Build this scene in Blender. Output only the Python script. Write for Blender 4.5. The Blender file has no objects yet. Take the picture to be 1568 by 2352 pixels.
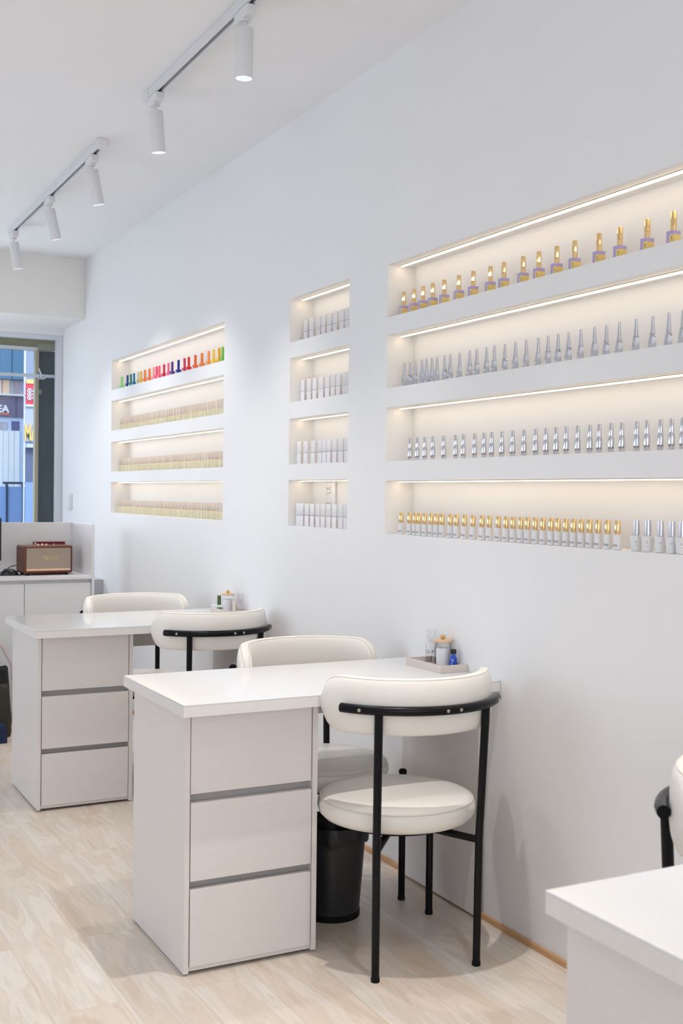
import bpy, bmesh, math, random
from mathutils import Vector, Matrix
random.seed(7)
PI = math.pi
SC = bpy.context.scene
COL = SC.collection

# ---------------------------------------------------------------- camera
cam_d = bpy.data.cameras.new('camera'); cam = bpy.data.objects.new('camera', cam_d); COL.objects.link(cam)
YAW, PITCH, ROLL = 0.4797, -0.0155, 0.0114
fwd = Vector((math.sin(YAW)*math.cos(PITCH), math.cos(YAW)*math.cos(PITCH), math.sin(PITCH)))
r0 = Vector((math.cos(YAW), -math.sin(YAW), 0)); u0 = r0.cross(fwd)
rr = r0*math.cos(ROLL)+u0*math.sin(ROLL); uu = u0*math.cos(ROLL)-r0*math.sin(ROLL)
cam.matrix_world = Matrix(((rr.x, uu.x, -fwd.x, -2.0248), (rr.y, uu.y, -fwd.y, 0.0), (rr.z, uu.z, -fwd.z, 1.3085), (0, 0, 0, 1)))
cam_d.sensor_fit = 'VERTICAL'; cam_d.sensor_height = 36.0
cam_d.lens = 2617.3/2352*36.0
cam_d.clip_start = 0.05; cam_d.clip_end = 200
cam_d.dof.use_dof = True; cam_d.dof.focus_distance = 4.2; cam_d.dof.aperture_fstop = 7.0
SC.camera = cam

# ---------------------------------------------------------------- world, lights, exposure
world = bpy.data.worlds.new('world'); SC.world = world; world.use_nodes = True
bg = world.node_tree.nodes['Background']
bg.inputs[0].default_value = (0.80, 0.90, 1.0, 1); bg.inputs[1].default_value = 2.3
SC.view_settings.view_transform = 'Standard'; SC.view_settings.look = 'None'
SC.view_settings.exposure = 0.06; SC.view_settings.gamma = 1.0; SC.view_settings.use_curve_mapping = False

sun_d = bpy.data.lights.new('sun', 'SUN'); sun_d.energy = 2.6; sun_d.angle = math.radians(25); sun_d.color = (0.92, 0.96, 1.0)
sun = bpy.data.objects.new('sun', sun_d); COL.objects.link(sun); sun.rotation_euler = (math.radians(48), 0, math.radians(12))
def area_light(name, loc, rot, sx, sy, power, color):
    l = bpy.data.lights.new(name, 'AREA'); l.shape = 'RECTANGLE'; l.size = sx; l.size_y = sy
    l.energy = power; l.color = color
    o = bpy.data.objects.new(name, l); COL.objects.link(o); o.location = loc; o.rotation_euler = rot
    return o
# cool fill lamps added out of view by the left and rear walls
area_light('fill_left', (-4.38, 4.6, 1.55), (0, -PI/2, 0), 1.6, 2.0, 13, (0.80, 0.88, 1.0))
area_light('fill_rear', (-2.2, -2.38, 1.5), (PI/2, 0, 0), 3.4, 2.2, 56, (0.91, 0.945, 1.0))
# daylight entering by the street window at the far end
area_light('daylight_far', (-2.0, 8.22, 1.35), (-math.radians(128), 0, 0), 2.0, 0.7, 21, (0.80, 0.90, 1.0))
SPOT_POWER = 21.0
SPOT_COLOR = (1.0, 0.955, 0.91)
LED_STRENGTH = 6.6
LED_COLOR = (1.0, 0.75, 0.44)

# ---------------------------------------------------------------- materials
def mat(name, col, rough=0.5, metal=0.0, spec=0.5, emis=None, estr=0, noise=0.0, nscale=8, trans=0, ior=1.45, bump=0, bscale=200, coat=0, stretch=None, alpha=1):
    m = bpy.data.materials.new(name); m.use_nodes = True
    nt = m.node_tree; b = nt.nodes['Principled BSDF']
    b.inputs['Base Color'].default_value = (*col, 1); b.inputs['Roughness'].default_value = rough
    b.inputs['Metallic'].default_value = metal; b.inputs['Specular IOR Level'].default_value = spec
    b.inputs['IOR'].default_value = ior; b.inputs['Transmission Weight'].default_value = trans
    b.inputs['Coat Weight'].default_value = coat; b.inputs['Alpha'].default_value = alpha
    if emis: b.inputs['Emission Color'].default_value = (*emis, 1); b.inputs['Emission Strength'].default_value = estr
    if noise or bump:
        tc = nt.nodes.new('ShaderNodeTexCoord'); mp = nt.nodes.new('ShaderNodeMapping'); nt.links.new(tc.outputs['Object'], mp.inputs[0])
        if stretch: mp.inputs['Scale'].default_value = stretch
    if noise:
        n = nt.nodes.new('ShaderNodeTexNoise'); n.inputs['Scale'].default_value = nscale; n.inputs['Detail'].default_value = 5
        nt.links.new(mp.outputs[0], n.inputs['Vector'])
        mx = nt.nodes.new('ShaderNodeMix'); mx.data_type = 'RGBA'
        mx.inputs['A'].default_value = (*[max(0, c*(1-noise)) for c in col], 1); mx.inputs['B'].default_value = (*[min(1, c*(1+noise)) for c in col], 1)
        nt.links.new(n.outputs['Fac'], mx.inputs['Factor']); nt.links.new(mx.outputs['Result'], b.inputs['Base Color'])
    if bump:
        n2 = nt.nodes.new('ShaderNodeTexNoise'); n2.inputs['Scale'].default_value = bscale; n2.inputs['Detail'].default_value = 3
        nt.links.new(mp.outputs[0], n2.inputs['Vector'])
        bp = nt.nodes.new('ShaderNodeBump'); bp.inputs['Strength'].default_value = bump; bp.inputs['Distance'].default_value = 0.002
        nt.links.new(n2.outputs['Fac'], bp.inputs['Height']); nt.links.new(bp.outputs[0], b.inputs['Normal'])
    return m

def thin_glass(name, tint, k):
    # clear thin-walled plastic or pane: tinted transparency with a fresnel-weighted gloss
    m = bpy.data.materials.new(name); m.use_nodes = True
    nt = m.node_tree; N = nt.nodes; N.remove(N['Principled BSDF'])
    tr = N.new('ShaderNodeBsdfTransparent'); tc = N.new('ShaderNodeTexCoord'); no = N.new('ShaderNodeTexNoise'); no.inputs['Scale'].default_value = 6
    nt.links.new(tc.outputs['Object'], no.inputs['Vector'])
    mx = N.new('ShaderNodeMix'); mx.data_type = 'RGBA'; mx.inputs['A'].default_value = (*tint, 1); mx.inputs['B'].default_value = (*[t*0.985 for t in tint], 1)
    nt.links.new(no.outputs['Fac'], mx.inputs['Factor']); nt.links.new(mx.outputs['Result'], tr.inputs['Color'])
    gl = N.new('ShaderNodeBsdfGlossy'); gl.inputs['Roughness'].default_value = 0.05
    lw = N.new('ShaderNodeLayerWeight'); lw.inputs['Blend'].default_value = 0.25
    mm = N.new('ShaderNodeMath'); mm.operation = 'MULTIPLY_ADD'; mm.inputs[1].default_value = k*3.5; mm.inputs[2].default_value = k*0.35; mm.use_clamp = True
    nt.links.new(lw.outputs['Facing'], mm.inputs[0])
    ms = N.new('ShaderNodeMixShader'); nt.links.new(mm.outputs[0], ms.inputs['Fac']); nt.links.new(tr.outputs[0], ms.inputs[1]); nt.links.new(gl.outputs[0], ms.inputs[2])
    nt.links.new(ms.outputs[0], N['Material Output'].inputs['Surface'])
    return m

def floor_mat():
    m = bpy.data.materials.new('light_oak_planks'); m.use_nodes = True
    nt = m.node_tree; N = nt.nodes; Lk = nt.links; b = N['Principled BSDF']
    tc = N.new('ShaderNodeTexCoord')
    mp = N.new('ShaderNodeMapping'); mp.inputs['Rotation'].default_value = (0, 0, PI/2); mp.inputs['Location'].default_value = (0.33, 0.06, 0)
    Lk.new(tc.outputs['Object'], mp.inputs[0])
    br = N.new('ShaderNodeTexBrick'); br.offset = 0.37; br.offset_frequency = 2
    br.inputs['Scale'].default_value = 1; br.inputs['Brick Width'].default_value = 1.25; br.inputs['Row Height'].default_value = 0.185
    br.inputs['Mortar Size'].default_value = 0.0012; br.inputs['Mortar Smooth'].default_value = 0.3
    br.inputs['Color1'].default_value = (0, 0, 0, 1); br.inputs['Color2'].default_value = (1, 1, 1, 1); br.inputs['Mortar'].default_value = (0.5, 0.5, 0.5, 1)
    Lk.new(mp.outputs[0], br.inputs['Vector'])
    # per-plank offset moves the grain so that it breaks at each joint
    sep = N.new('ShaderNodeVectorMath'); sep.operation = 'MULTIPLY'; sep.inputs[1].default_value = (9, 9, 9); Lk.new(br.outputs['Color'], sep.inputs[0])
    add = N.new('ShaderNodeVectorMath'); add.operation = 'ADD'; Lk.new(mp.outputs[0], add.inputs[0]); Lk.new(sep.outputs[0], add.inputs[1])
    gm = N.new('ShaderNodeMapping'); gm.inputs['Scale'].default_value = (1.6, 11, 1); Lk.new(add.outputs[0], gm.inputs[0])
    no = N.new('ShaderNodeTexNoise'); no.inputs['Scale'].default_value = 1.3; no.inputs['Detail'].default_value = 3; no.inputs['Distortion'].default_value = 0.6
    Lk.new(gm.outputs[0], no.inputs['Vector'])
    wv = N.new('ShaderNodeMath'); wv.operation = 'MULTIPLY'; wv.inputs[1].default_value = 46; Lk.new(no.outputs['Fac'], wv.inputs[0])
    sn = N.new('ShaderNodeMath'); sn.operation = 'SINE'; Lk.new(wv.outputs[0], sn.inputs[0])
    fm = N.new('ShaderNodeMapping'); fm.inputs['Scale'].default_value = (4, 120, 1); Lk.new(add.outputs[0], fm.inputs[0])
    fn = N.new('ShaderNodeTexNoise'); fn.inputs['Scale'].default_value = 2; fn.inputs['Detail'].default_value = 4; Lk.new(fm.outputs[0], fn.inputs['Vector'])
    cr = N.new('ShaderNodeValToRGB'); cr.color_ramp.elements[0].position = 0.3; cr.color_ramp.elements[1].position = 0.72
    cr.color_ramp.elements[0].color = (0.75, 0.615, 0.485, 1); cr.color_ramp.elements[1].color = (0.86, 0.80, 0.735, 1)
    Lk.new(no.outputs['Fac'], cr.inputs['Fac'])
    m1 = N.new('ShaderNodeMix'); m1.data_type = 'RGBA'; m1.blend_type = 'MULTIPLY'
    mr = N.new('ShaderNodeMapRange'); mr.inputs['From Min'].default_value = -1; mr.inputs['From Max'].default_value = 1; mr.inputs['To Min'].default_value = 0.91; mr.inputs['To Max'].default_value = 1.0
    Lk.new(sn.outputs[0], mr.inputs['Value'])
    m1.inputs['Factor'].default_value = 1; Lk.new(cr.outputs['Color'], m1.inputs['A']); Lk.new(mr.outputs[0], m1.inputs['B'])
    mr2 = N.new('ShaderNodeMapRange'); mr2.inputs['To Min'].default_value = 0.92; mr2.inputs['To Max'].default_value = 1.06; Lk.new(fn.outputs['Fac'], mr2.inputs['Value'])
    m2 = N.new('ShaderNodeMix'); m2.data_type = 'RGBA'; m2.blend_type = 'MULTIPLY'; m2.inputs['Factor'].default_value = 1
    Lk.new(m1.outputs['Result'], m2.inputs['A']); Lk.new(mr2.outputs[0], m2.inputs['B'])
    m3 = N.new('ShaderNodeMix'); m3.data_type = 'RGBA'; m3.inputs['B'].default_value = (0.50, 0.42, 0.34, 1)
    ms = N.new('ShaderNodeMath'); ms.operation = 'MULTIPLY'; ms.inputs[1].default_value = 0.45; Lk.new(br.outputs['Fac'], ms.inputs[0])
    Lk.new(ms.outputs[0], m3.inputs['Factor']); Lk.new(m2.outputs['Result'], m3.inputs['A'])
    Lk.new(m3.outputs['Result'], b.inputs['Base Color'])
    b.inputs['Roughness'].default_value = 0.34; b.inputs['Specular IOR Level'].default_value = 0.45
    bp = N.new('ShaderNodeBump'); bp.inputs['Strength'].default_value = 0.12; bp.inputs['Distance'].default_value = 0.001
    Lk.new(sn.outputs[0], bp.inputs['Height']); Lk.new(bp.outputs[0], b.inputs['Normal'])
    return m

M = {}
M['wall'] = mat('white_wall_paint', (0.87, 0.87, 0.88), 0.75, noise=0.012, nscale=2, bump=0.04, bscale=90)
M['ceiling'] = mat('white_ceiling_paint', (0.90, 0.90, 0.91), 0.8, noise=0.01, nscale=1.5)
M['beam'] = mat('cream_beam_paint', (0.88, 0.85, 0.81), 0.8, noise=0.015, nscale=3)
M['floor'] = floor_mat()
M['skirt'] = mat('orange_oak_trim', (0.62, 0.36, 0.18), 0.45, noise=0.18, nscale=6, stretch=(6, 1, 20))
M['top'] = mat('white_gloss_desktop', (0.81, 0.82, 0.83), 0.10, noise=0.01, nscale=3)
M['lam'] = mat('white_wood_laminate', (0.80, 0.76, 0.745), 0.42, noise=0.035, nscale=5, stretch=(3, 3, 22))
M['edge'] = mat('white_wood_edge_band', (0.84, 0.81, 0.79), 0.42, noise=0.04, nscale=5, stretch=(2, 20, 20))
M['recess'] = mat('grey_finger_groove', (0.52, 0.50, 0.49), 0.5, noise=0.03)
M['counter'] = mat('white_melamine_counter', (0.76, 0.755, 0.77), 0.32, noise=0.01)
M['leather'] = mat('cream_leather', (0.89, 0.855, 0.80), 0.36, noise=0.02, nscale=10, bump=0.10, bscale=260)
M['piping'] = mat('cream_leather_piping', (0.77, 0.71, 0.63), 0.42, noise=0.02)
M['black'] = mat('black_powder_coat', (0.006, 0.006, 0.008), 0.25, spec=0.22, noise=0.1, nscale=30)
M['foot'] = mat('black_rubber_foot', (0.006, 0.006, 0.006), 0.6, spec=0.2, noise=0.1)
M['bolt'] = mat('brass_screw', (0.62, 0.56, 0.44), 0.3, metal=1, noise=0.05)
M['chrome'] = mat('polished_silver', (0.66, 0.67, 0.73), 0.10, metal=1, noise=0.02)
M['gold'] = mat('polished_gold', (0.90, 0.66, 0.34), 0.14, metal=1, noise=0.02)
M['silver'] = mat('brushed_silver', (0.60, 0.61, 0.68), 0.3, metal=1, noise=0.05, stretch=(60, 60, 1))
M['track'] = mat('white_track_enamel', (0.74, 0.75, 0.78), 0.35, noise=0.01)
M['slot'] = mat('dark_track_slot', (0.16, 0.15, 0.16), 0.5, noise=0.05)
M['lampbody'] = mat('white_lamp_enamel', (0.76, 0.76, 0.77), 0.4, noise=0.01)
M['reflector'] = mat('lamp_reflector', (0.80, 0.84, 0.95), 0.15, metal=0.6, noise=0.01, emis=(0.80, 0.86, 1.0), estr=0.35)
M['lampglow'] = mat('lamp_led_glow', (1, 1, 1), 0.5, emis=(1.0, 0.96, 0.92), estr=9, noise=0.001)
M['led'] = mat('warm_led_strip', (1, 1, 1), 0.5, emis=LED_COLOR, estr=LED_STRENGTH, noise=0.001)
M['ledch'] = mat('led_channel_shade', (0.42, 0.36, 0.30), 0.5, noise=0.03)  # shadow line along the channel is put into this dull brown
M['wood'] = mat('pale_bamboo', (0.78, 0.53, 0.35), 0.45, noise=0.10, nscale=12, stretch=(1, 8, 1))
M['ball'] = mat('honey_wood_knob', (0.66, 0.36, 0.12), 0.35, noise=0.12, nscale=40)
M['traym'] = mat('beige_speckled_stone', (0.74, 0.66, 0.61), 0.6, noise=0.10, nscale=420)
M['clear'] = thin_glass('clear_plastic', (0.990, 0.992, 0.996), 0.06)
M['cotton'] = mat('white_cotton', (0.93, 0.93, 0.96), 0.9, noise=0.03, nscale=120)
M['blueglass'] = mat('cobalt_blue_glass', (0.004, 0.075, 0.60), 0.08, noise=0.05, nscale=40, coat=0.6)
M['blackcap'] = mat('black_plastic_cap', (0.015, 0.015, 0.016), 0.35, noise=0.1)
M['ink'] = mat('black_ink', (0.02, 0.02, 0.022), 0.5, noise=0.05)
M['white'] = mat('white_plastic', (0.82, 0.82, 0.83), 0.35, noise=0.01)
M['binmesh'] = None
M['bag'] = mat('black_bin_liner', (0.008, 0.008, 0.009), 0.35, noise=0.3, nscale=30, bump=0.8, bscale=60)
M['brownlea'] = mat('brown_grained_vinyl', (0.13, 0.035, 0.018), 0.42, noise=0.12, nscale=60, bump=0.2, bscale=500)
M['grille'] = mat('taupe_woven_grille', (0.36, 0.29, 0.235), 0.8, noise=0.16, nscale=260, bump=0.4, bscale=400)
M['copper'] = mat('pale_copper_strip', (0.86, 0.58, 0.42), 0.35, metal=0.5, noise=0.02)
M['brass'] = mat('brass_lettering', (0.75, 0.60, 0.32), 0.25, metal=1, noise=0.02)
M['darkred'] = mat('dark_red_card', (0.16, 0.008, 0.012), 0.45, noise=0.05)
M['red'] = mat('bright_red', (0.62, 0.01, 0.03), 0.4, noise=0.04)
M['green'] = mat('leaf_green_cap', (0.07, 0.13, 0.035), 0.45, noise=0.04)
M['greenliq'] = mat('bright_green_lacquer', (0.005, 0.20, 0.01), 0.15, noise=0.04)
M['bagblack'] = mat('black_leather', (0.008, 0.008, 0.009), 0.5, noise=0.2, nscale=20, bump=0.2)
M['bagolive'] = mat('dark_olive_canvas', (0.035, 0.03, 0.02), 0.7, noise=0.2, nscale=30, bump=0.3)
M['navy'] = mat('navy_card', (0.008, 0.022, 0.075), 0.5, noise=0.1)
M['screen'] = mat('black_monitor_plastic', (0.008, 0.01, 0.012), 0.3, noise=0.1)
M['lav'] = mat('lavender_glass', (0.50, 0.40, 0.68), 0.22, noise=0.02, coat=0.3)
M['yellow'] = mat('gold_foil_label', (0.86, 0.66, 0.24), 0.3, metal=0.25, noise=0.06, nscale=200)
M['pink'] = mat('salmon_print', (0.85, 0.36, 0.30), 0.6, noise=0.25, nscale=300)
M['tubewhite'] = mat('pearl_white_bottle', (0.82, 0.83, 0.88), 0.3, noise=0.02)
M['seam'] = mat('grey_seam_line', (0.30, 0.30, 0.34), 0.5, noise=0.03)
M['bwhite'] = mat('satin_white_bottle', (0.76, 0.76, 0.79), 0.35, noise=0.02)
M['frost'] = mat('frosted_beige_cap', (0.72, 0.64, 0.57), 0.35, noise=0.04, nscale=90)
M['paleliq'] = mat('pale_yellow_bottle', (0.76, 0.72, 0.54), 0.25, noise=0.04, nscale=90)
M['frame'] = mat('white_window_frame', (0.72, 0.74, 0.78), 0.4, noise=0.02)
M['glass'] = thin_glass('window_glass', (0.97, 0.985, 1.0), 0.03)
M['plate'] = mat('white_switch_plate', (0.78, 0.78, 0.78), 0.35, noise=0.01)

def bin_mat():
    m = bpy.data.materials.new('black_wire_mesh'); m.use_nodes = True
    nt = m.node_tree; N = nt.nodes; b = N['Principled BSDF']
    b.inputs['Base Color'].default_value = (0.010, 0.010, 0.011, 1); b.inputs['Roughness'].default_value = 0.35; b.inputs['Metallic'].default_value = 0.3
    tc = N.new('ShaderNodeTexCoord'); mp = N.new('ShaderNodeMapping'); mp.inputs['Rotation'].default_value = (0, 0, PI/4); mp.inputs['Scale'].default_value = (1, 1, 1)
    nt.links.new(tc.outputs['UV'], mp.inputs[0])
    ck = N.new('ShaderNodeTexChecker'); ck.inputs['Scale'].default_value = 560
    ck.inputs['Color1'].default_value = (0.006, 0.006, 0.007, 1); ck.inputs['Color2'].default_value = (0.05, 0.05, 0.055, 1)
    nt.links.new(mp.outputs[0], ck.inputs['Vector']); nt.links.new(ck.outputs['Color'], b.inputs['Base Color'])
    return m
M['binmesh'] = bin_mat()

# ---------------------------------------------------------------- mesh helpers
class MB:
    def __init__(s): s.v = []; s.f = []; s.sm = []
    def add(s, vs, fs, smooth=False):
        o = len(s.v); s.v += [tuple(v) for v in vs]; s.f += [tuple(i+o for i in f) for f in fs]; s.sm += [smooth]*len(fs); return s
    def box(s, x0, x1, y0, y1, z0, z1, rot=0, piv=(0, 0)):
        vs = [(x, y, z) for z in (z0, z1) for (x, y) in ((x0, y0), (x1, y0), (x1, y1), (x0, y1))]
        if rot:
            c, n = math.cos(rot), math.sin(rot)
            vs = [(piv[0]+(x-piv[0])*c-(y-piv[1])*n, piv[1]+(x-piv[0])*n+(y-piv[1])*c, z) for x, y, z in vs]
        return s.add(vs, [(0, 3, 2, 1), (4, 5, 6, 7), (0, 1, 5, 4), (1, 2, 6, 5), (2, 3, 7, 6), (3, 0, 4, 7)])
    def lathe(s, prof, n=32, c=(0, 0), cap0=True, cap1=True, smooth=True, rot=0, sq=None):
        vs = []; fs = []
        for (r, z) in prof:
            for k in range(n):
                a = rot+2*PI*k/n
                q = 1
                if sq: q = 1/((abs(math.cos(a))**sq+abs(math.sin(a))**sq)**(1/sq))
                vs.append((c[0]+r*q*math.cos(a), c[1]+r*q*math.sin(a), z))
        for i in range(len(prof)-1):
            for k in range(n):
                fs.append((i*n+k, i*n+(k+1) % n, (i+1)*n+(k+1) % n, (i+1)*n+k))
        if cap0: fs.append(tuple(reversed(range(n))))
        if cap1: fs.append(tuple((len(prof)-1)*n+k for k in range(n)))
        return s.add(vs, fs, smooth)
    def tube(s, pts, r, n=12, caps=True):
        pts = [Vector(p) for p in pts]; rs = r if isinstance(r, (list, tuple)) else [r]*len(pts)
        vs = []; fs = []; up = None
        for i, p in enumerate(pts):
            t = (pts[min(i+1, len(pts)-1)]-pts[max(i-1, 0)]).normalized()
            if up is None:
                up = Vector((0, 0, 1)) if abs(t.z) < 0.9 else Vector((1, 0, 0))
            a = t.cross(up).normalized(); up = a.cross(t).normalized()
            for k in range(n):
                th = 2*PI*k/n
                vs.append(tuple(p+a*rs[i]*math.cos(th)+up*rs[i]*math.sin(th)))
        for i in range(len(pts)-1):
            for k in range(n):
                fs.append((i*n+k, i*n+(k+1) % n, (i+1)*n+(k+1) % n, (i+1)*n+k))
        if caps: fs.append(tuple(reversed(range(n)))); fs.append(tuple((len(pts)-1)*n+k for k in range(n)))
        return s.add(vs, fs, True)
    def xf(s, mtx):
        s.v = [tuple(mtx @ Vector(v)) for v in s.v]; return s
    def mesh(s, name):
        me = bpy.data.meshes.new(name); me.from_pydata(s.v, [], s.f)
        bm = bmesh.new(); bm.from_mesh(me)
        bmesh.ops.recalc_face_normals(bm, faces=bm.faces); bm.to_mesh(me); bm.free()
        for p, q in zip(me.polygons, s.sm): p.use_smooth = q
        me.set_sharp_from_angle(angle=math.radians(40))
        return me

def obj(name, mb, m, parent=None, bevel=0, loc=None, label=None):
    me = mb.mesh(name) if isinstance(mb, MB) else mb
    if m: me.materials.clear(); me.materials.append(m)
    o = bpy.data.objects.new(name, me); COL.objects.link(o)
    if parent: o.parent = parent
    if loc: o.location = loc
    if bevel:
        b = o.modifiers.new('bevel', 'BEVEL'); b.width = bevel; b.segments = 2; b.limit_method = 'ANGLE'; b.harden_normals = False
    if label: o['label'] = label
    return o
def thing(name, label, cat, loc=(0, 0, 0), rotz=0, group=None):
    o = bpy.data.objects.new(name, None); COL.objects.link(o); o.empty_display_size = 0.05
    o.location = loc; o.rotation_euler = (0, 0, rotz); o['label'] = label; o['category'] = cat
    if group: o['group'] = group
    return o
def tag(o, label, cat, group=None, kind=None):
    o['label'] = label; o['category'] = cat
    if group: o['group'] = group
    if kind: o['kind'] = kind
    return o
def struct(name, mb, m, bevel=0):
    o = obj(name, mb, m, bevel=bevel); o['kind'] = 'structure'; return o
def dup(root, loc, rotz=None, label=None, group=None):
    r = root.copy(); COL.objects.link(r); r.location = loc
    if rotz is not None: r.rotation_euler = (0, 0, rotz)
    if label: r['label'] = label
    if group: r['group'] = group
    def rec(a, b):
        for ch in list(a.children):
            c = ch.copy(); COL.objects.link(c); c.parent = b; rec(ch, c)
    rec(root, r)
    return r
def text_mb(body, size, depth=0.0004, shear=0, spacing=1.0, bold=0.0):
    cu = bpy.data.curves.new('t', 'FONT'); cu.body = body; cu.size = size; cu.extrude = depth; cu.shear = shear; cu.offset = bold
    cu.align_x = 'CENTER'; cu.align_y = 'CENTER'; cu.resolution_u = 3; cu.space_character = spacing
    o = bpy.data.objects.new('t', cu); COL.objects.link(o)
    dg = bpy.context.evaluated_depsgraph_get(); dg.update()
    me = bpy.data.meshes.new_from_object(o.evaluated_get(dg))
    mb = MB(); mb.add([v.co[:] for v in me.vertices], [tuple(p.vertices) for p in me.polygons])
    bpy.data.objects.remove(o); bpy.data.curves.remove(cu); bpy.data.meshes.remove(me)
    return mb
def bar(x0, x1, y0, y1, z0, z1): return MB().box(x0, x1, y0, y1, z0, z1)
ORD = ['', 'first', 'second', 'third', 'fourth', 'fifth', 'sixth', 'seventh', 'eighth', 'ninth', 'tenth', 'eleventh', 'twelfth', 'thirteenth', 'fourteenth', 'fifteenth', 'sixteenth', 'seventeenth', 'eighteenth', 'nineteenth']
TENS = {2: ('twentieth', 'twenty'), 3: ('thirtieth', 'thirty'), 4: ('fortieth', 'forty')}
def ordinal(n):
    if n < 20: return ORD[n]
    t, u = divmod(n, 10)
    return TENS[t][0] if u == 0 else TENS[t][1]+'-'+ORD[u]

# ================================================================ THE ROOM
ZC = 2.8794; YB = 7.7063; ZB = 2.4806; YW = 8.30; XL = -4.5; YR = -2.5
NICHES = []   # (block, row, y0, y1, zbottom, ztop)
for blk, y0, y1, zz in (('right', 1.55, 3.554, ((1.9427, 2.131), (1.6895, 1.8794), (1.4286, 1.6205), (1.1689, 1.3594))),
                        ('middle', 3.8466, 4.3799, ((1.9464, 2.1302), (1.6931, 1.8799), (1.4321, 1.6248), (1.173, 1.366))),
                        ('left', 5.1332, 7.0454, ((1.946, 2.1339), (1.691, 1.8784), (1.4333, 1.6214), (1.1752, 1.369)))):
    for i, (a, b) in enumerate(zz): NICHES.append((blk, i, y0, y1, a, b))
ND = 0.11
def build_wall_right():
    mb = MB()
    def q(y0, y1, z0, z1): mb.add([(0, y0, z0), (0, y1, z0), (0, y1, z1), (0, y0, z1)], [(0, 1, 2, 3)])
    y = YR
    for blk in ('right', 'middle', 'left'):
        ns = [n for n in NICHES if n[0] == blk]; y0, y1 = ns[0][2], ns[0][3]
        q(y, y0, 0, ZC)
        z = 0
        for n in sorted(ns, key=lambda n: n[4]):
            q(y0, y1, z, n[4]); z = n[5]
        q(y0, y1, z, ZC)
        for n in ns:
            a, b = n[4], n[5]; D = ND
            V = [(0, y0, a), (0, y1, a), (D, y1, a), (D, y0, a), (0, y0, b), (0, y1, b), (D, y1, b), (D, y0, b)]
            mb.add(V, [(0, 1, 2, 3), (4, 7, 6, 5), (3, 2, 6, 7), (1, 5, 6, 2), (0, 3, 7, 4)])
        y = y1
    q(y, YW+0.35, 0, ZC)
    # outer back of the wall so it has thickness
    mb.box(0.16, 0.2, YR, YW+0.1, 0, ZC)
    me = bpy.data.meshes.new('wall_right'); me.from_pydata(mb.v, [], mb.f); me.materials.append(M['wall'])
    o = bpy.data.objects.new('wall_right', me); COL.objects.link(o); o['kind'] = 'structure'
build_wall_right()
struct('floor', bar(XL, 0.0, YR, YW+0.2, -0.06, 0), M['floor'])
struct('ceiling', bar(XL, 0.2, YR, YW+0.1, ZC, ZC+0.1), M['ceiling'])
struct('wall_beam', bar(XL, -0.0005, YB, YW+0.1, ZB, ZC), M['beam'])
mb = MB(); mb.box(XL-0.12, XL, YR, 3.6, 0, ZC); mb.box(XL-0.12, XL, 5.6, YW+0.1, 0, ZC); mb.box(XL-0.12, XL, 3.6, 5.6, 0, 0.8); mb.box(XL-0.12, XL, 3.6, 5.6, 2.3, ZC)
struct('wall_left', mb, M['wall'])
mb = MB()
for yy in (3.6, 4.575, 5.55): mb.box(XL-0.09, XL-0.03, yy, yy+0.05, 0.8, 2.3)
for z in (0.8, 2.26): mb.box(XL-0.09, XL-0.03, 3.65, 5.55, z, z+0.04)
w1 = struct('added_window_1', mb, M['frame'])  # unseen window, added so sky light enters from the left
obj('window_pane', bar(XL-0.065, XL-0.055, 3.65, 5.55, 0.84, 2.26), M['glass'], w1)
struct('wall_rear', bar(XL-0.12, 0.2, YR-0.1, YR, 0, ZC), M['wall'])
struct('baseboard_right', bar(-0.011, -0.0003, YR, 7.19, 0.0, 0.0165), M['skirt'], 0.001)
# far shopfront wall: solid part under and left of the street window, head lip, frame
mb = MB(); mb.box(XL, -0.0005, YW, YW+0.1, 0.0, 0.85); mb.box(XL, -3.2, YW, YW+0.1, 0.85, ZB)
struct('wall_far', mb, M['wall'])
struct('trim_1', bar(-3.2, -0.0005, YW-0.02, YW+0.08, 2.437, ZB), M['wall'])
mb = MB()
mb.box(-0.045, -0.0006, YW+0.01, YW+0.07, 0.85, 2.437); mb.box(-3.2, -3.15, YW+0.01, YW+0.07, 0.85, 2.437)
mb.box(-3.15, -0.045, YW+0.01, YW+0.07, 2.405, 2.437); mb.box(-3.15, -0.045, YW+0.01, YW+0.07, 0.85, 0.90)
w2 = struct('window_2', mb, M['frame'], 0.002)
obj('window_pane', bar(-3.15, -0.045, YW+0.036, YW+0.042, 0.90, 2.405), M['glass'], w2)
# ledge low along the foot of the right wall under the street window; its shade is put into the grey
struct('trim_2', bar(-0.235, -0.0006, 7.2, YW-0.001, 0, 0.745), mat('shaded_ledge_grey', (0.50, 0.50, 0.52), 0.6, noise=0.02), 0.003)
# switch plate on the right wall near the window
sp = obj('switch_plate', bar(-0.009, -0.0006, 8.005, 8.10, 1.178, 1.291), M['plate'], bevel=0.003)
tag(sp, 'small white switch plate on the right wall beside the street window', 'switch')
obj('rocker', bar(-0.013, -0.009, 8.03, 8.075, 1.20, 1.27), M['white'], sp, 0.001)

# ---------------------------------------------------------------- niche lights
for blk, i, y0, y1, a, b in NICHES:
    row = ('top', 'second', 'third', 'bottom')[i]
    e = thing('led_strip', 'warm linear light under the roof of the %s niche in the %s-hand block' % (row, blk), 'light', (0.05, y0+0.012, b), 0, 'linear lights in the wall niches')
    obj('channel', bar(-0.0075, 0.0075, 0, y1-y0-0.024, -0.0022, -0.0003), M['ledch'], e)
    obj('diffuser', bar(-0.0056, 0.0056, 0.002, y1-y0-0.026, -0.0050, -0.0023), M['led'], e)
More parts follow.
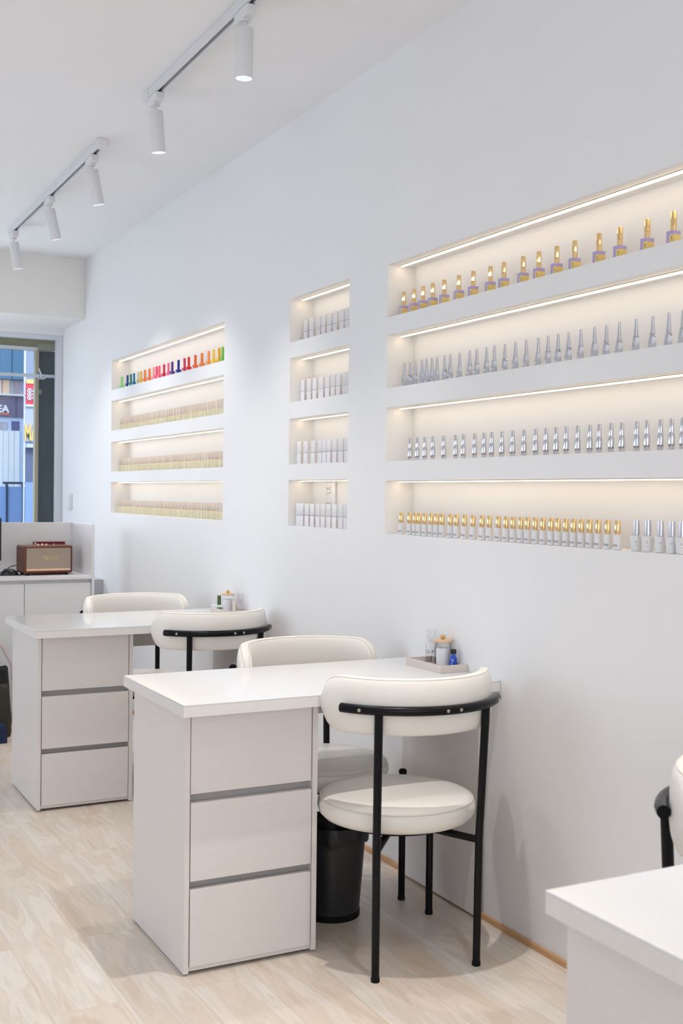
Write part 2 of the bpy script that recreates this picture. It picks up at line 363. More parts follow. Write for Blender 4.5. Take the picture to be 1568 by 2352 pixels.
# socket plate in the bottom niche of the middle block
sk = thing('wall_socket', 'white double socket plate on the back of the bottom middle niche', 'socket', (ND, 4.205, 1.30))
obj('plate', bar(-0.007, -0.0005, -0.038, 0.038, -0.058, 0.058), M['plate'], sk, 0.002)
for z in (-0.036, 0.026):
    s_ = obj('outlet', bar(-0.0095, -0.007, -0.017, 0.017, z-0.014, z+0.018), M['white'], sk, 0.001)
    m_ = MB(); m_.box(-0.0102, -0.0095, -0.009, -0.006, z-0.002, z+0.011); m_.box(-0.0102, -0.0095, 0.006, 0.009, z-0.002, z+0.011); m_.box(-0.0100, -0.0095, -0.012, 0.012, z-0.0125, z-0.011)
    obj('slots', m_, M['ink'], s_)
tr = obj('cable_cover', bar(-0.010, -0.0005, -0.006, 0.012, -0.096, 0.092), M['plate'], bevel=0.001, loc=(ND, 4.152, 1.27))
tag(tr, 'slim white cable cover beside the double socket in the bottom middle niche', 'cable cover')

# ---------------------------------------------------------------- track lights
def track(name, y0, y1, label, feed_near=False):
    t = thing(name, label, 'track light', (-0.632, y0, ZC))
    L = y1-y0
    m = MB(); m.box(-0.0175, -0.0075, 0, L, -0.035, -0.0003); m.box(0.0075, 0.0175, 0, L, -0.035, -0.0003); m.box(-0.0075, 0.0075, 0, L, -0.012, -0.0003)
    obj('rail', m, M['track'], t, 0.0012)
    obj('contact_slot', bar(-0.0074, 0.0074, 0.002, L-0.002, -0.016, -0.0121), M['slot'], t)
    yy = -0.062 if feed_near else L
    obj('end_cap', bar(-0.021, 0.021, yy, yy+0.062, -0.036, -0.0003), M['lampbody'], t, 0.002)
    return t
track('light_track', 0.4, 4.31, 'long white ceiling light track nearest the camera, holding two visible spotlights')
track('light_track', 5.07, 7.02, 'shorter white ceiling light track nearer the street window, holding three spotlights', True)
def make_spot():
    t = thing('track_spotlight', 'spot', 'spotlight', (0, 0, 0), 0, 'white cylinder spotlights on the ceiling tracks')
    obj('adapter', bar(-0.0165, 0.0165, -0.055, 0.055, -0.034, -0.0005), M['lampbody'], t, 0.003)
    m = MB(); m.lathe([(0.016, -0.040), (0.017, -0.036), (0.017, -0.034)], 20); m.lathe([(0.006, -0.062), (0.006, -0.040)], 12)
    obj('swivel', m, M['lampbody'], t)
    h = bpy.data.objects.new('lamp_head', MB().lathe([(0.010, 0), (0.025, 0), (0.028, -0.004), (0.028, -0.156), (0.0265, -0.157), (0.0262, -0.150)], 36, cap1=False).mesh('lamp_head'))
    h.data.materials.append(M['lampbody']); COL.objects.link(h); h.parent = t; h.location = (0, 0, -0.060)
    obj('reflector', MB().lathe([(0.0262, -0.1555), (0.020, -0.144), (0.012, -0.134)], 36, cap0=False, cap1=False), M['reflector'], h)
    obj('lamp_disc', MB().lathe([(0.012, -0.1345), (0.012, -0.1335)], 24), M['lampglow'], h)
    return t
sp0 = make_spot()
SPOTS = [(3.38, 0, 1.5, 'plain upright white spotlight nearest the camera, at the top of the photo'),
         (4.275, 6, 3, 'white spotlight at the far end of the long near track'),
         (5.20, 13, 3, 'white tilted spotlight nearest the camera on the shorter far track'),
         (6.03, 15, 4, 'middle white tilted spotlight of the three on the shorter far track'),
         (6.93, 10, 4, 'white spotlight at the window end of the shorter far track'),
         (2.45, -4, 3, 'white spotlight on the near track, out of the picture above the right niches'),
         (1.45, -4, 2, 'white spotlight on the near track, out of the picture above the camera side')]
for i, (y, tx, ty, lab) in enumerate(SPOTS):
    r = sp0 if i == 0 else dup(sp0, (0, 0, 0))
    r.location = (-0.632, y, ZC-0.0355); r['label'] = lab
    h = [c for c in r.children if c.name.startswith('lamp_head')][0]
    h.rotation_euler = (math.radians(ty), math.radians(-tx), 0)
    l = bpy.data.lights.new('spot_beam', 'SPOT'); l.energy = SPOT_POWER*((1.4 if y < 4 else 0.45) if tx < 8 else 0.22)*(1.5 if y < 3 else 1); l.color = SPOT_COLOR; l.spot_size = math.radians((84 if y > 3 else 58) if tx < 8 else 46); l.spot_blend = 1.0; l.shadow_soft_size = 0.012
    lo = bpy.data.objects.new('spot_beam', l); COL.objects.link(lo); lo.parent = h; lo.location = (0, 0, -0.152)

# unseen second track of the same lamps, added to strengthen the downlight
t2 = thing('light_track', 'unseen white ceiling light track added left of the picture for more downlight', 'track light', (-2.75, 0.4, ZC))
m = MB(); m.box(-0.0175, -0.0075, 0, 6.9, -0.035, -0.0003); m.box(0.0075, 0.0175, 0, 6.9, -0.035, -0.0003); m.box(-0.0075, 0.0075, 0, 6.9, -0.012, -0.0003)
obj('rail', m, M['track'], t2)
for i in range(7):
    r = dup(sp0, (-2.75, 0.8+i*1.0, ZC-0.0355)); r['label'] = 'unseen white spotlight added on the middle track, left of the picture'; r['group'] = 'added unseen spotlights on the middle track'
    h = [c for c in r.children if c.name.startswith('lamp_head')][0]; h.rotation_euler = (0, 0, 0)
    lb = [c for c in h.children if c.type == 'LIGHT'][0]; lb.data = lb.data.copy(); lb.data.energy = SPOT_POWER*0.8

# ================================================================ DESKS
def make_desk(near=2.8317, depth=0.5421, label='', X1=-1.0111, drawers_open=False):
    """origin on the floor at the wall, near edge of the desktop; x negative away from the wall"""
    t = thing('manicure_desk', label, 'desk', (0, near, 0), 0, 'white manicure desks along the wall')
    T = 0.75; th = 0.0334; ov = 0.0708; D = depth
    obj('desktop', bar(X1, -0.0008, 0, D, T-0.004, T), M['top'], t, 0.0008)
    obj('desktop_edge', bar(X1+0.0004, -0.0012, 0.0004, D-0.0004, T-th, T-0.0041), M['edge'], t, 0.0008)
    xs = X1+0.031
    zt = T-th-0.0003
    obj('side_panel', bar(xs, xs+0.0145, ov, D-0.012, 0.006, zt), M['lam'], t, 0.0008)
    xp = xs+0.398
    obj('side_panel', bar(xp-0.016, xp, ov, D-0.012, 0.006, zt), M['lam'], t, 0.0008)
    obj('carcass', bar(xs+0.0147, xp-0.0162, ov+0.030, D-0.014, 0.016, zt), M['recess'], t)
    for k, (a, b) in enumerate(((0.4925, 0.7145), (0.2555, 0.469), (0.0225, 0.233))):
        off = 0.003 if k == 0 else 0.0
        obj('drawer_front', bar(xs+0.0175, xp-0.0185, ov+off, ov+0.018+off, a, b), M['lam'], t, 0.0007)
        obj('drawer_top_rail', bar(xs+0.0155, xp-0.017, ov+0.0185+off, ov+0.0295, a, b-0.012), M['recess'], t)
    obj('toe_kick', bar(xs+0.0155, xp-0.017, ov+0.006, ov+0.022, 0.010, 0.022), M['lam'], t)
    obj('wall_panel', bar(-0.030, -0.0135, ov, D-0.012, 0.010, zt), M['lam'], t, 0.0008)
    obj('back_rail', bar(xp+0.001, -0.0310, D-0.050, D-0.034, 0.592, zt), M['lam'], t, 0.0008)
    return t
make_desk(2.8317, 0.5421, 'white manicure desk in the middle of the photo with three drawers and blue-bottle tray')
make_desk(4.593, 0.5834, 'white manicure desk at the back left, nearest the reception counter')
make_desk(0.7510, 0.541, 'white manicure desk cut off by the bottom right corner', X1=-1.0201)

# ================================================================ CHAIRS
def arc_pt(R, phi, z): return (R*math.sin(phi), -R*math.cos(phi), z)
def backrest_mesh():
    mb = MB(); RC = 0.2475; PH = math.radians(79); H = 0.077; TH = 0.0245; ns = 60; nc = 28
    half = RC*PH
    vs = []; fs = []
    for i in range(ns+1):
        # distribute stations so the rounded ends are well sampled
        u = -1+2*i/ns; u = math.sin(u*PI/2)
        s = half*u; d = half-abs(s)
        hh = H if d >= H else max(0.0005, math.sqrt(max(0, H*H-(H-d)**2)))
        tt = TH*(0.62+0.38*min(1, (max(d, 0.0)/0.030))**0.5)
        phi = s/RC
        for k in range(nc):
            a = 2*PI*k/nc
            ca, sa = math.cos(a), math.sin(a)
            ex = 0.55
            rad = tt*math.copysign(abs(ca)**ex, ca)
            # slimmer at top and bottom edges, round corners
            zz = hh*math.copysign(abs(sa)**(0.62), sa)
            bulge = 1-0.18*(abs(zz)/max(hh, 1e-6))**3
            rad *= bulge
            R = RC+rad
            vs.append(arc_pt(R, phi, zz))
    for i in range(ns):
        for k in range(nc): fs.append((i*nc+k, i*nc+(k+1) % nc, (i+1)*nc+(k+1) % nc, (i+1)*nc+k))
    fs.append(tuple(reversed(range(nc)))); fs.append(tuple(ns*nc+k for k in range(nc)))
    mb.add(vs, fs, True); return mb
def piping_pts(side):
    """a closed line that follows the pad's own surface near its outer edge"""
    RC = 0.2475; PH = math.radians(79); H = 0.077; TH = 0.0245; half = RC*PH; ns = 60; out = []
    ca, sa = math.cos(math.radians(68)), math.sin(math.radians(68))
    def pt(i, sg):
        u = math.sin((-1+2*i/ns)*PI/2); s = half*u; d = half-abs(s)
        hh = H if d >= H else max(0.0005, math.sqrt(max(0, H*H-(H-d)**2)))
        tt = TH*(0.62+0.38*min(1, d/0.030)**0.5)
        zz = hh*sa**0.62; rad = side*tt*ca**0.55*(1-0.18*(sa**0.62)**3)
        return arc_pt(RC+rad, s/RC, sg*zz)
    out = [pt(i, 1) for i in range(1, ns)]+[pt(i, -1) for i in range(ns-1, 0, -1)]
    return out+[out[0]]
def make_chair():
    t = thing('salon_chair', 'chair', 'chair', (0, 0, 0), 0, 'round cream leather chairs at the desks')
    ZB_ = 0.739
    prof = [(0.02, 0.381), (0.19, 0.381), (0.212, 0.385), (0.224, 0.397), (0.2285, 0.412), (0.2275, 0.427), (0.2205, 0.4385), (0.208, 0.4475), (0.17, 0.4525), (0.10, 0.4545), (0.03, 0.455)]
    obj('seat', MB().lathe(prof, 72), M['leather'], t)
    sm = MB(); sm.tube([(0.2212*math.cos(a), 0.2212*math.sin(a), 0.4385) for a in [2*PI*k/72 for k in range(73)]], 0.0022, 8, False)
    obj('seat_piping', sm, M['piping'], t)
    obj('seat_base', MB().lathe([(0.17, 0.368), (0.17, 0.3805)], 40), M['black'], t)
    b = obj('backrest', backrest_mesh(), M['leather'], t, loc=(0, 0, ZB_))
    p = MB(); p.tube(piping_pts(1), 0.0015, 6, False); p.tube(piping_pts(-1), 0.0015, 6, False)
    obj('piping', p, M['piping'], b)
    A = math.radians(57)
    rail = MB(); rail.tube([arc_pt(0.2855, -A+2*A*i/40, 0.735) for i in range(41)], 0.0130, 16)
    rl = obj('back_rail', rail, M['black'], t)
    for ph in (-45, 2, 10, 48):
        q = math.radians(ph); m = MB(); m.lathe([(0.0046, 0), (0.0046, 0.0012), (0.0026, 0.0016)], 14)
        ro = Matrix.Translation(arc_pt(0.2980, q, 0.735)) @ Matrix.Rotation(q, 4, 'Z') @ Matrix.Rotation(PI/2, 4, 'X')
        obj('screw', m.xf(ro), M['bolt'], rl)
    for s in (-1, 1):
        g = MB(); g.tube([(s*0.154, -0.210, 0.012), (s*0.156, -0.213, 0.36), (s*0.1625, -0.232, 0.735)], [0.0108, 0.0112, 0.0118], 16)
        lg = obj('leg', g, M['black'], t)
        obj('foot', MB().lathe([(0.0119, 0.0), (0.0121, 0.002), (0.0121, 0.011), (0.0111, 0.013)], 18, (s*0.154, -0.210)), M['foot'], lg)
        g = MB(); g.tube([(s*0.205, 0.186, 0.012), (s*0.205, 0.186, 0.412)], 0.0112, 16)
        lg = obj('leg', g, M['black'], t)
        obj('foot', MB().lathe([(0.0119, 0.0), (0.0121, 0.002), (0.0121, 0.011), (0.0111, 0.013)], 18, (s*0.205, 0.186)), M['foot'], lg)
        obj('cap', MB().lathe([(0.0112, 0.408), (0.0128, 0.411), (0.0128, 0.420), (0.009, 0.424)], 18, (s*0.205, 0.186)), M['foot'], lg)
        for (x, y) in ((s*0.155, -0.211), (s*0.205, 0.186)):
            g = MB(); g.tube([(x, y, 0.352), (x*0.3, y*0.3, 0.360)], 0.0105, 12); obj('stretcher', g, M['black'], t)
    return t
ch = make_chair()
CH = [(-0.355, 2.846, -0.0911, 'cream leather chair with black back rail in front of the middle desk'),
      (-0.365, 3.330, math.radians(184), 'cream leather chair facing the camera behind the middle desk'),
      (-0.2865, 4.622, 0.0618, 'cream leather chair with black back rail in front of the back-left desk'),
      (-0.385, 5.165, math.radians(182), 'cream leather chair facing the camera behind the back-left desk'),
      (-0.302, 1.408, math.radians(180), 'cream leather chair cut off by the right edge of the photo')]
for i, (x, y, r, lab) in enumerate(CH):
    c = ch if i == 0 else dup(ch, (0, 0, 0))
    c.location = (x, y, 0); c.rotation_euler = (0, 0, r); c['label'] = lab

# ================================================================ WASTE BIN
bn = thing('waste_bin', 'black wire mesh waste bin with a liner under the middle desk', 'bin', (-0.406, 3.150, 0))
def uv_cyl(prof, n, name):
    mb = MB().lathe(prof, n, cap0=False, cap1=False); me = mb.mesh(name)
    uv = me.uv_layers.new(name='UVMap')
    for p in me.polygons:
        angs = []
        for li in p.loop_indices:
            v = me.vertices[me.loops[li].vertex_index].co; angs.append(math.atan2(v.y, v.x) % (2*PI))
        if max(angs)-min(angs) > PI: angs = [a+2*PI if a < PI else a for a in angs]
        for li, a in zip(p.loop_indices, angs):
            uv.data[li].uv = (a/(2*PI)*0.6, me.vertices[me.loops[li].vertex_index].co.z)
    return me
o = obj('mesh_body', uv_cyl([(0.087, 0.018), (0.107, 0.285)], 48, 'mesh_body'), M['binmesh'], bn)
obj('base_ring', MB().lathe([(0.080, 0.0), (0.0885, 0.0), (0.089, 0.018), (0.086, 0.020), (0.080, 0.006)], 48), M['foot'], bn)
lin = MB(); nn = 60; vs = []; fs = []
pr = [(0.080, 0.10), (0.101, 0.275), (0.110, 0.290), (0.1125, 0.272), (0.1090, 0.240)]
for (r_, z_) in pr:
    for k in range(nn):
        a = 2*PI*k/nn; wv = 0.0025*math.sin(9*a)+0.0018*math.sin(23*a+1)
        vs.append(((r_+wv*(z_ < 0.28 and r_ > 0.106))*math.cos(a), (r_+wv*(z_ < 0.28 and r_ > 0.106))*math.sin(a), z_+(0.008*math.sin(5*a+2)+0.004*math.sin(13*a) if z_ == 0.240 else 0)))
for i in range(len(pr)-1):
    for k in range(nn): fs.append((i*nn+k, i*nn+(k+1) % nn, (i+1)*nn+(k+1) % nn, (i+1)*nn+k))
lin.add(vs, fs, True); obj('bin_liner', lin, M['bag'], bn)

# ================================================================ ITEMS ON THE DESKS
def make_tray(x0, x1, y0, y1, label, rot=0):
    cx, cy = (x0+x1)/2, (y0+y1)/2; w, l = (x1-x0)/2, (y1-y0)/2
    m = MB(); m.box(-w, w, -l, l, 0.0, 0.004)
    m.box(-w, -w+0.005, -l, l, 0.004, 0.024); m.box(w-0.005, w, -l, l, 0.004, 0.024)
    m.box(-w+0.005, w-0.005, -l, -l+0.005, 0.004, 0.024); m.box(-w+0.005, w-0.005, l-0.005, l, 0.004, 0.024)
    o = obj('tray', m, M['traym'], loc=(cx, cy, 0.7502)); o.rotation_euler[2] = rot
    return tag(o, label, 'tray', 'beige stone trays')
make_tray(-0.1025, -0.0012, 3.012, 3.222, 'beige speckled tray at the wall end of the middle desk')
ZT = 0.7545
def cotton_jar(x, y, label):
    t = thing('cotton_jar', label, 'jar', (x, y, ZT), 0, 'clear cotton jars with wooden lids')
    m = MB().lathe([(0.027, 0.0005), (0.0285, 0.003), (0.0285, 0.078), (0.0272, 0.080), (0.0266, 0.078), (0.0266, 0.005), (0.002, 0.004)], 40, cap1=True)
    obj('glass_body', m, M['clear'], t)
    obj('cotton_pads', MB().lathe([(0.0005, 0.0052), (0.0215, 0.0052), (0.0215, 0.007), (0.0215, 0.060), (0.0195, 0.0620)], 32), M['cotton'], t)
    l = obj('lid', MB().lathe([(0.029, 0.0805), (0.0305, 0.082), (0.0305, 0.088), (0.029, 0.0895)], 40), M['wood'], t)
    pr = [(0.0010+0.0072*math.sin(PI*i/12) if 0 < i < 12 else 0.002, 0.0895+0.0143*(1-math.cos(PI*i/12))/2) for i in range(13)]
    obj('knob', MB().lathe(pr, 24), M['ball'], l)
    return t
cj = cotton_jar(-0.0318, 3.110, 'clear jar of white cotton with wooden lid, beside the cobalt blue bottle')
def pump_bottle(x, y, label, writing=True, h=0.0735):
    t = thing('pump_bottle', label, 'bottle', (x, y, ZT), 0, 'clear plastic pump bottles')
    R = 0.0205
    m = MB().lathe([(0.018, 0.0005), (R, 0.003), (R, h-0.008), (0.018, h-0.001), (0.013, h), (0.0125, h-0.002), (0.0172, h-0.0035), (R-0.0014, h-0.010), (R-0.0014, 0.005), (0.001, 0.0045)], 40)
    obj('bottle_body', m, M['clear'], t)
    m = MB().lathe([(0.0135, h+0.0008), (0.0155, h+0.002), (0.0155, h+0.038), (0.0150, h+0.040), (0.0138, h+0.039), (0.0138, h+0.004)], 32)
    obj('cap', m, M['clear'], t)
    obj('pump', MB().lathe([(0.002, 0.01), (0.002, h), (0.010, h+0.001), (0.010, h+0.004), (0.003, h+0.006), (0.003, h+0.012)], 16), M['clear'], t)
    if writing:
        tm = text_mb('O\u00b7P\u00b7I', 0.0165, 0.0001, spacing=1.15)
        def wrap(v):
            a = v[0]/(R+0.0003); rad = R+0.0003+v[2]
            return (rad*math.sin(a), -rad*math.cos(a), v[1])
        # stroke subdivision is fine enough for this small arc
        tm.v = [wrap(v) for v in tm.v]
        th_ = math.radians(-33)
        tm.xf(Matrix.Translation((0, 0, 0.040)) @ Matrix.Rotation(th_, 4, 'Z'))
        obj('lettering', tm, M['ink'], t)
    return t
pb = pump_bottle(-0.0262, 3.188, 'clear pump bottle with black O.P.I lettering on the middle desk tray')
t = thing('nail_drops', 'small cobalt blue bottle with black cap on the middle desk tray', 'bottle', (-0.0215, 3.064, ZT))
obj('bottle_body', MB().lathe([(0.0105, 0.0003), (0.0118, 0.002), (0.0118, 0.031), (0.0108, 0.036), (0.0075, 0.0405), (0.007, 0.049)], 32), M['blueglass'], t)
cp = MB().lathe([(0.0095, 0.0485), (0.0100, 0.0495), (0.0100, 0.0605), (0.0092, 0.0615)], 28); obj('cap', cp, M['blackcap'], t)
lb = MB(); random.seed(3)
def curved_rect(mb, R, a0, a1, z0, z1, n=6):
    vs = []; fs = []
    for i in range(n+1):
        a = a0+(a1-a0)*i/n
        vs += [(R*math.sin(a), -R*math.cos(a), z0), (R*math.sin(a), -R*math.cos(a), z1)]
    for i in range(n): fs.append((2*i, 2*i+2, 2*i+3, 2*i+1))
    mb.add(vs, fs, True)
for k, (a, b, z0, z1) in enumerate(((-1.0, -0.55, 0.0255, 0.0295), (-1.15, -0.6, 0.0215, 0.0222), (-1.15, -0.75, 0.0185, 0.0192), (-1.15, -0.5, 0.0155, 0.0162), (-1.15, -0.65, 0.0125, 0.0132), (-1.15, -0.55, 0.0095, 0.0102), (-1.15, -0.8, 0.0065, 0.0072))):
    curved_rect(lb, 0.0119, a, b, z0, z1)
obj('label_print', lb, M['white'], t)

# back-left desk
make_tray(-0.104, -0.004, 4.80, 5.01, 'beige speckled tray at the wall end of the back-left desk')
t = thing('lacquer_bottle', 'green lacquer bottle with dark green cap on the back-left desk tray', 'bottle', (-0.083, 4.955, ZT))
obj('bottle_body', MB().lathe([(0.0100, 0.0003), (0.0115, 0.002), (0.0115, 0.026), (0.0105, 0.029), (0.006, 0.031), (0.006, 0.034)], 28), M['clear'], t)
obj('lacquer', MB().lathe([(0.0100, 0.002), (0.0107, 0.003), (0.0107, 0.0215)], 28), M['greenliq'], t)
obj('cap', MB().lathe([(0.0088, 0.034), (0.0090, 0.036), (0.0085, 0.076), (0.007, 0.078)], 28), M['green'], t)
dup(cj, (-0.052, 4.925, ZT), label='clear jar of white cotton with wooden lid beside the green bottle')
t = thing('folded_card', 'small red and white folded card on the back-left desk tray', 'card', (-0.036, 4.868, ZT), math.radians(-28))
m = MB(); m.add([(-0.014, -0.012, 0), (0.004, -0.012, 0), (0.001, -0.003, 0.070), (-0.013, -0.003, 0.070), (-0.014, -0.0128, 0), (0.004, -0.0128, 0), (0.001, -0.0038, 0.070), (-0.013, -0.0038, 0.070)], [(0, 1, 2, 3), (4, 5, 6, 7), (0, 1, 5, 4), (1, 2, 6, 5), (2, 3, 7, 6), (3, 0, 4, 7)])
obj('front_leaf', m, mat('ivory_card', (0.80, 0.78, 0.68), 0.5, noise=0.02), t)
m = MB(); m.add([(-0.014, 0.014, 0), (0.004, 0.014, 0), (0.001, -0.002, 0.070), (-0.013, -0.002, 0.070), (-0.014, 0.0132, 0), (0.004, 0.0132, 0), (0.001, -0.0028, 0.070), (-0.013, -0.0028, 0.070)], [(0, 1, 2, 3), (4, 5, 6, 7), (0, 1, 5, 4), (1, 2, 6, 5), (2, 3, 7, 6), (3, 0, 4, 7)])
m.box(-0.0145, 0.0045, -0.0155, -0.0125, 0, 0.006)
obj('back_leaf', m, M['red'], t)
m = MB()
for k in range(3): m.box(-0.0115+k*0.0045, -0.0095+k*0.0045, -0.0062, -0.0040, 0.0620, 0.0645)
m.add([(-0.0105, -0.0066, 0.046), (-0.0040, -0.0066, 0.046), (-0.0072, -0.0052, 0.057)], [(0, 1, 2)])
obj('card_marks', m, M['ink'], t)
pump_bottle(-0.030, 4.822, 'clear plain pump bottle on the back-left desk tray, nearest the wall', False, 0.058)
t = obj('cotton_swabs', None or MB().tube([(0, 0, 0.003), (0.004, 0.062, 0.013)], 0.0016, 8), M['cotton'], loc=(-0.090, 4.972, ZT)) if False else None
sw = MB()
for k in range(6):
    a = (k-2.5)*0.004; sw.tube([(a, 0, 0.0035+0.001*(k % 2)), (a*1.3-0.002, 0.052, 0.0235+0.0015*(k % 3))], 0.0009, 6)
    sw.tube([(a*1.3-0.002, 0.050, 0.0228+0.0015*(k % 3)), (a*1.35-0.003, 0.060, 0.0262+0.0015*(k % 3))], 0.0022, 8)
so = obj('cotton_swabs', sw, M['cotton'], loc=(-0.078, 4.962, ZT)); tag(so, 'white cotton swabs leaning on the far corner of the back-left desk tray', 'swabs')

# ================================================================ RECEPTION COUNTER
rc = thing('reception_counter', 'white reception counter with raised back panel below the street window', 'counter', (0, 6.5, 0))
obj('countertop', bar(-2.60, -0.2650, 0, 0.470, 0.803, 0.819), M['counter'], rc, 0.001)
obj('cabinet_body', bar(-2.58, -0.2655, 0.030, 0.470, 0.06, 0.8028), M['counter'], rc)
obj('plinth', bar(-2.58, -0.2655, 0.05, 0.46, 0.001, 0.0598), M['recess'], rc)
for k in range(6):
    x1 = -0.2665-k*0.3795
    obj('door', bar(x1-0.3765, x1, 0.010, 0.0295, 0.075, 0.7827), M['counter'], rc, 0.001)
obj('side_panel', bar(-0.2640, -0.2485, 0, 0.488, 0.001, 1.118), M['counter'], rc, 0.001)
obj('back_panel', bar(-2.60, -0.2645, 0.4705, 0.488, 0.60, 1.118), M['counter'], rc, 0.001)

# loudspeaker
sa = math.radians(4)
sk = thing('loudspeaker', 'brown vintage style loudspeaker with woven grille on the counter', 'speaker', (-0.617, 6.658, 0.8192), sa)
W_, D_, H0, H1 = 0.287, 0.165, 0.010, 0.171
obj('cabinet', bar(0, W_, 0, D_, H0, H1), M['brownlea'], sk, 0.009)
m = MB(); m.box(0.012, W_-0.012, -0.0022, 0.0, H0+0.018, H1-0.016)
gr = obj('grille', bar(0.014, W_-0.014, -0.0030, -0.0002, H0+0.030, H1-0.014), M['grille'], sk)
obj('trim_strip', bar(0.014, W_-0.014, -0.0040, -0.0002, H0+0.016, H0+0.0285), M['copper'], sk)
tm = text_mb('Marshall', 0.036, 0.0012, shear=0.45, spacing=0.82)
obj('script_lettering', tm.xf(Matrix.Translation((W_/2, -0.0042, H0+0.090)) @ Matrix.Rotation(PI/2, 4, 'X')), M['brass'], gr)
for x in (0.03, W_-0.03):
    for y in (0.025, D_-0.025): obj('foot', MB().lathe([(0.010, 0), (0.012, 0.0105)], 16, (x, y)), M['foot'], sk)
for x in (0.095, 0.12, 0.145): obj('knob', MB().lathe([(0.008, H1), (0.008, H1+0.006), (0.006, H1+0.008)], 20, (x, 0.05)), M['copper'], sk)
obj('switch', MB().lathe([(0.003, H1), (0.002, H1+0.010)], 12, (0.19, 0.05)), M['copper'], sk)
rb = thing('red_box', 'dark red flat box standing behind the brown loudspeaker', 'box', (-0.413, 6.90, 0.8192), math.radians(1))
obj('box_body', bar(-0.096, 0.092, 0, 0.030, 0, 0.184), M['darkred'], rb, 0.001)
obj('paper_label', bar(-0.092, -0.083, -0.0006, -0.0001, 0.166, 0.180), M['white'], rb)
cb = MB(); P_ = [(-0.622, 6.80, 0.868), (-0.640, 6.80, 0.870), (-0.665, 6.81, 0.862), (-0.690, 6.80, 0.846), (-0.712, 6.815, 0.832), (-0.745, 6.84, 0.8240), (-0.80, 6.87, 0.8225), (-0.9, 6.89, 0.8225)]
cb.tube(P_, 0.0025, 8); co = obj('power_cord', cb, M['blackcap']); tag(co, 'black cord running from the brown loudspeaker behind the mouse', 'cord')
mp_ = obj('mouse_mat', bar(-0.96, -0.618, 6.68, 6.865, 0.8192, 0.8215), M['blackcap'], bevel=0.0008); tag(mp_, 'thin black mouse mat on the counter left of the loudspeaker', 'mouse mat')
ms = thing('computer_mouse', 'black computer mouse on its mat beside the loudspeaker', 'mouse', (-0.682, 6.745, 0.8217), math.radians(60))
m = MB(); vs = []; fs = []; nu, nv = 10, 24
for i in range(nu+1):
    a = PI/2*i/nu
    for k in range(nv):
        b = 2*PI*k/nv; vs.append((0.031*math.cos(a)*math.cos(b), 0.052*math.cos(a)*math.sin(b), 0.034*math.sin(a)))
for i in range(nu):
    for k in range(nv): fs.append((i*nv+k, i*nv+(k+1) % nv, (i+1)*nv+(k+1) % nv, (i+1)*nv+k))
fs.append(tuple(reversed(range(nv)))); m.add(vs, fs, True); obj('shell', m, M['screen'], ms)
obj('scroll_wheel', MB().lathe([(0.005, -0.002), (0.005, 0.002)], 16).xf(Matrix.Translation((0, 0.026, 0.028)) @ Matrix.Rotation(PI/2, 4, 'Y')), M['foot'], ms)
mo = thing('monitor', 'black monitor on the counter cut off by the left photo edge', 'monitor', (-1.0, 6.75, 0.8192))
sc_ = obj('screen_housing', bar(-0.27, 0.2705, -0.012, 0.012, 0.083, 0.331), M['screen'], mo, 0.002)
obj('display', bar(-0.262, 0.2625, -0.0135, -0.0121, 0.095, 0.323), mat('dark_display', (0.01, 0.012, 0.015), 0.1, noise=0.02), sc_)
obj('stand', bar(-0.02, 0.02, 0.012, 0.022, 0.004, 0.16), M['screen'], mo); obj('foot', bar(-0.10, 0.10, -0.07, 0.08, 0, 0.005), M['screen'], mo, 0.001)

# bags on the floor in front of the counter
def tote(name, label, x0, x1, y0, y1, h, m_, strap_h, strapm, lean=0.0):
    t = thing(name, label, 'bag', ((x0+x1)/2, (y0+y1)/2, 0))
    w, d = (x1-x0)/2, (y1-y0)/2
    mb = MB(); n = 12; vs = []; fs = []
    lv = [(0.0, 1.0, 1.0), (0.03, 1.03, 1.08), (0.35*h, 1.0, 1.0), (0.7*h, 0.97, 0.75), (h, 0.94, 0.45)]
    for z, sx, sy in lv:
        for k in range(24):
            a = 2*PI*k/24; ca, sa_ = math.cos(a), math.sin(a)
            vs.append((w*sx*math.copysign(abs(ca)**0.45, ca), d*sy*math.copysign(abs(sa_)**0.55, sa_), z+(0.012*math.sin(3*a) if z == h else 0)))
    for i in range(len(lv)-1):
        for k in range(24): fs.append((i*24+k, i*24+(k+1) % 24, (i+1)*24+(k+1) % 24, (i+1)*24+k))
    fs.append(tuple(reversed(range(24)))); fs.append(tuple((len(lv)-1)*24+k for k in range(24)))
    mb.add(vs, fs, True); obj('bag_body', mb, m_, t)
    for s in (-1, 1):
        g = MB(); g.tube([(w*0.55*math.cos(PI*i/14), s*d*0.35, h*0.97+strap_h*math.sin(PI*i/14)) for i in range(15)], 0.006, 8)
        obj('handle', g, strapm, t)
    return t
tote('tote_bag', 'black leather tote bag leaning on the reception counter, left photo edge', -1.10, -0.742, 6.33, 6.49, 0.33, M['bagblack'], 0.16, M['bagblack'])
tote('tote_bag', 'dark olive canvas bag in front of the black tote bag', -1.10, -0.782, 6.14, 6.27, 0.265, M['bagolive'], 0.09, M['bagolive'])
bx = thing('shoe_box', 'navy blue box on the floor in front of the bags', 'box', (-0.96, 6.055, 0))
obj('box_body', bar(-0.14, 0.127, -0.045, 0.045, 0, 0.062), M['navy'], bx, 0.001); obj('lid', bar(-0.142, 0.119, -0.047, 0.047, 0.0622, 0.092), M['navy'], bx, 0.001)

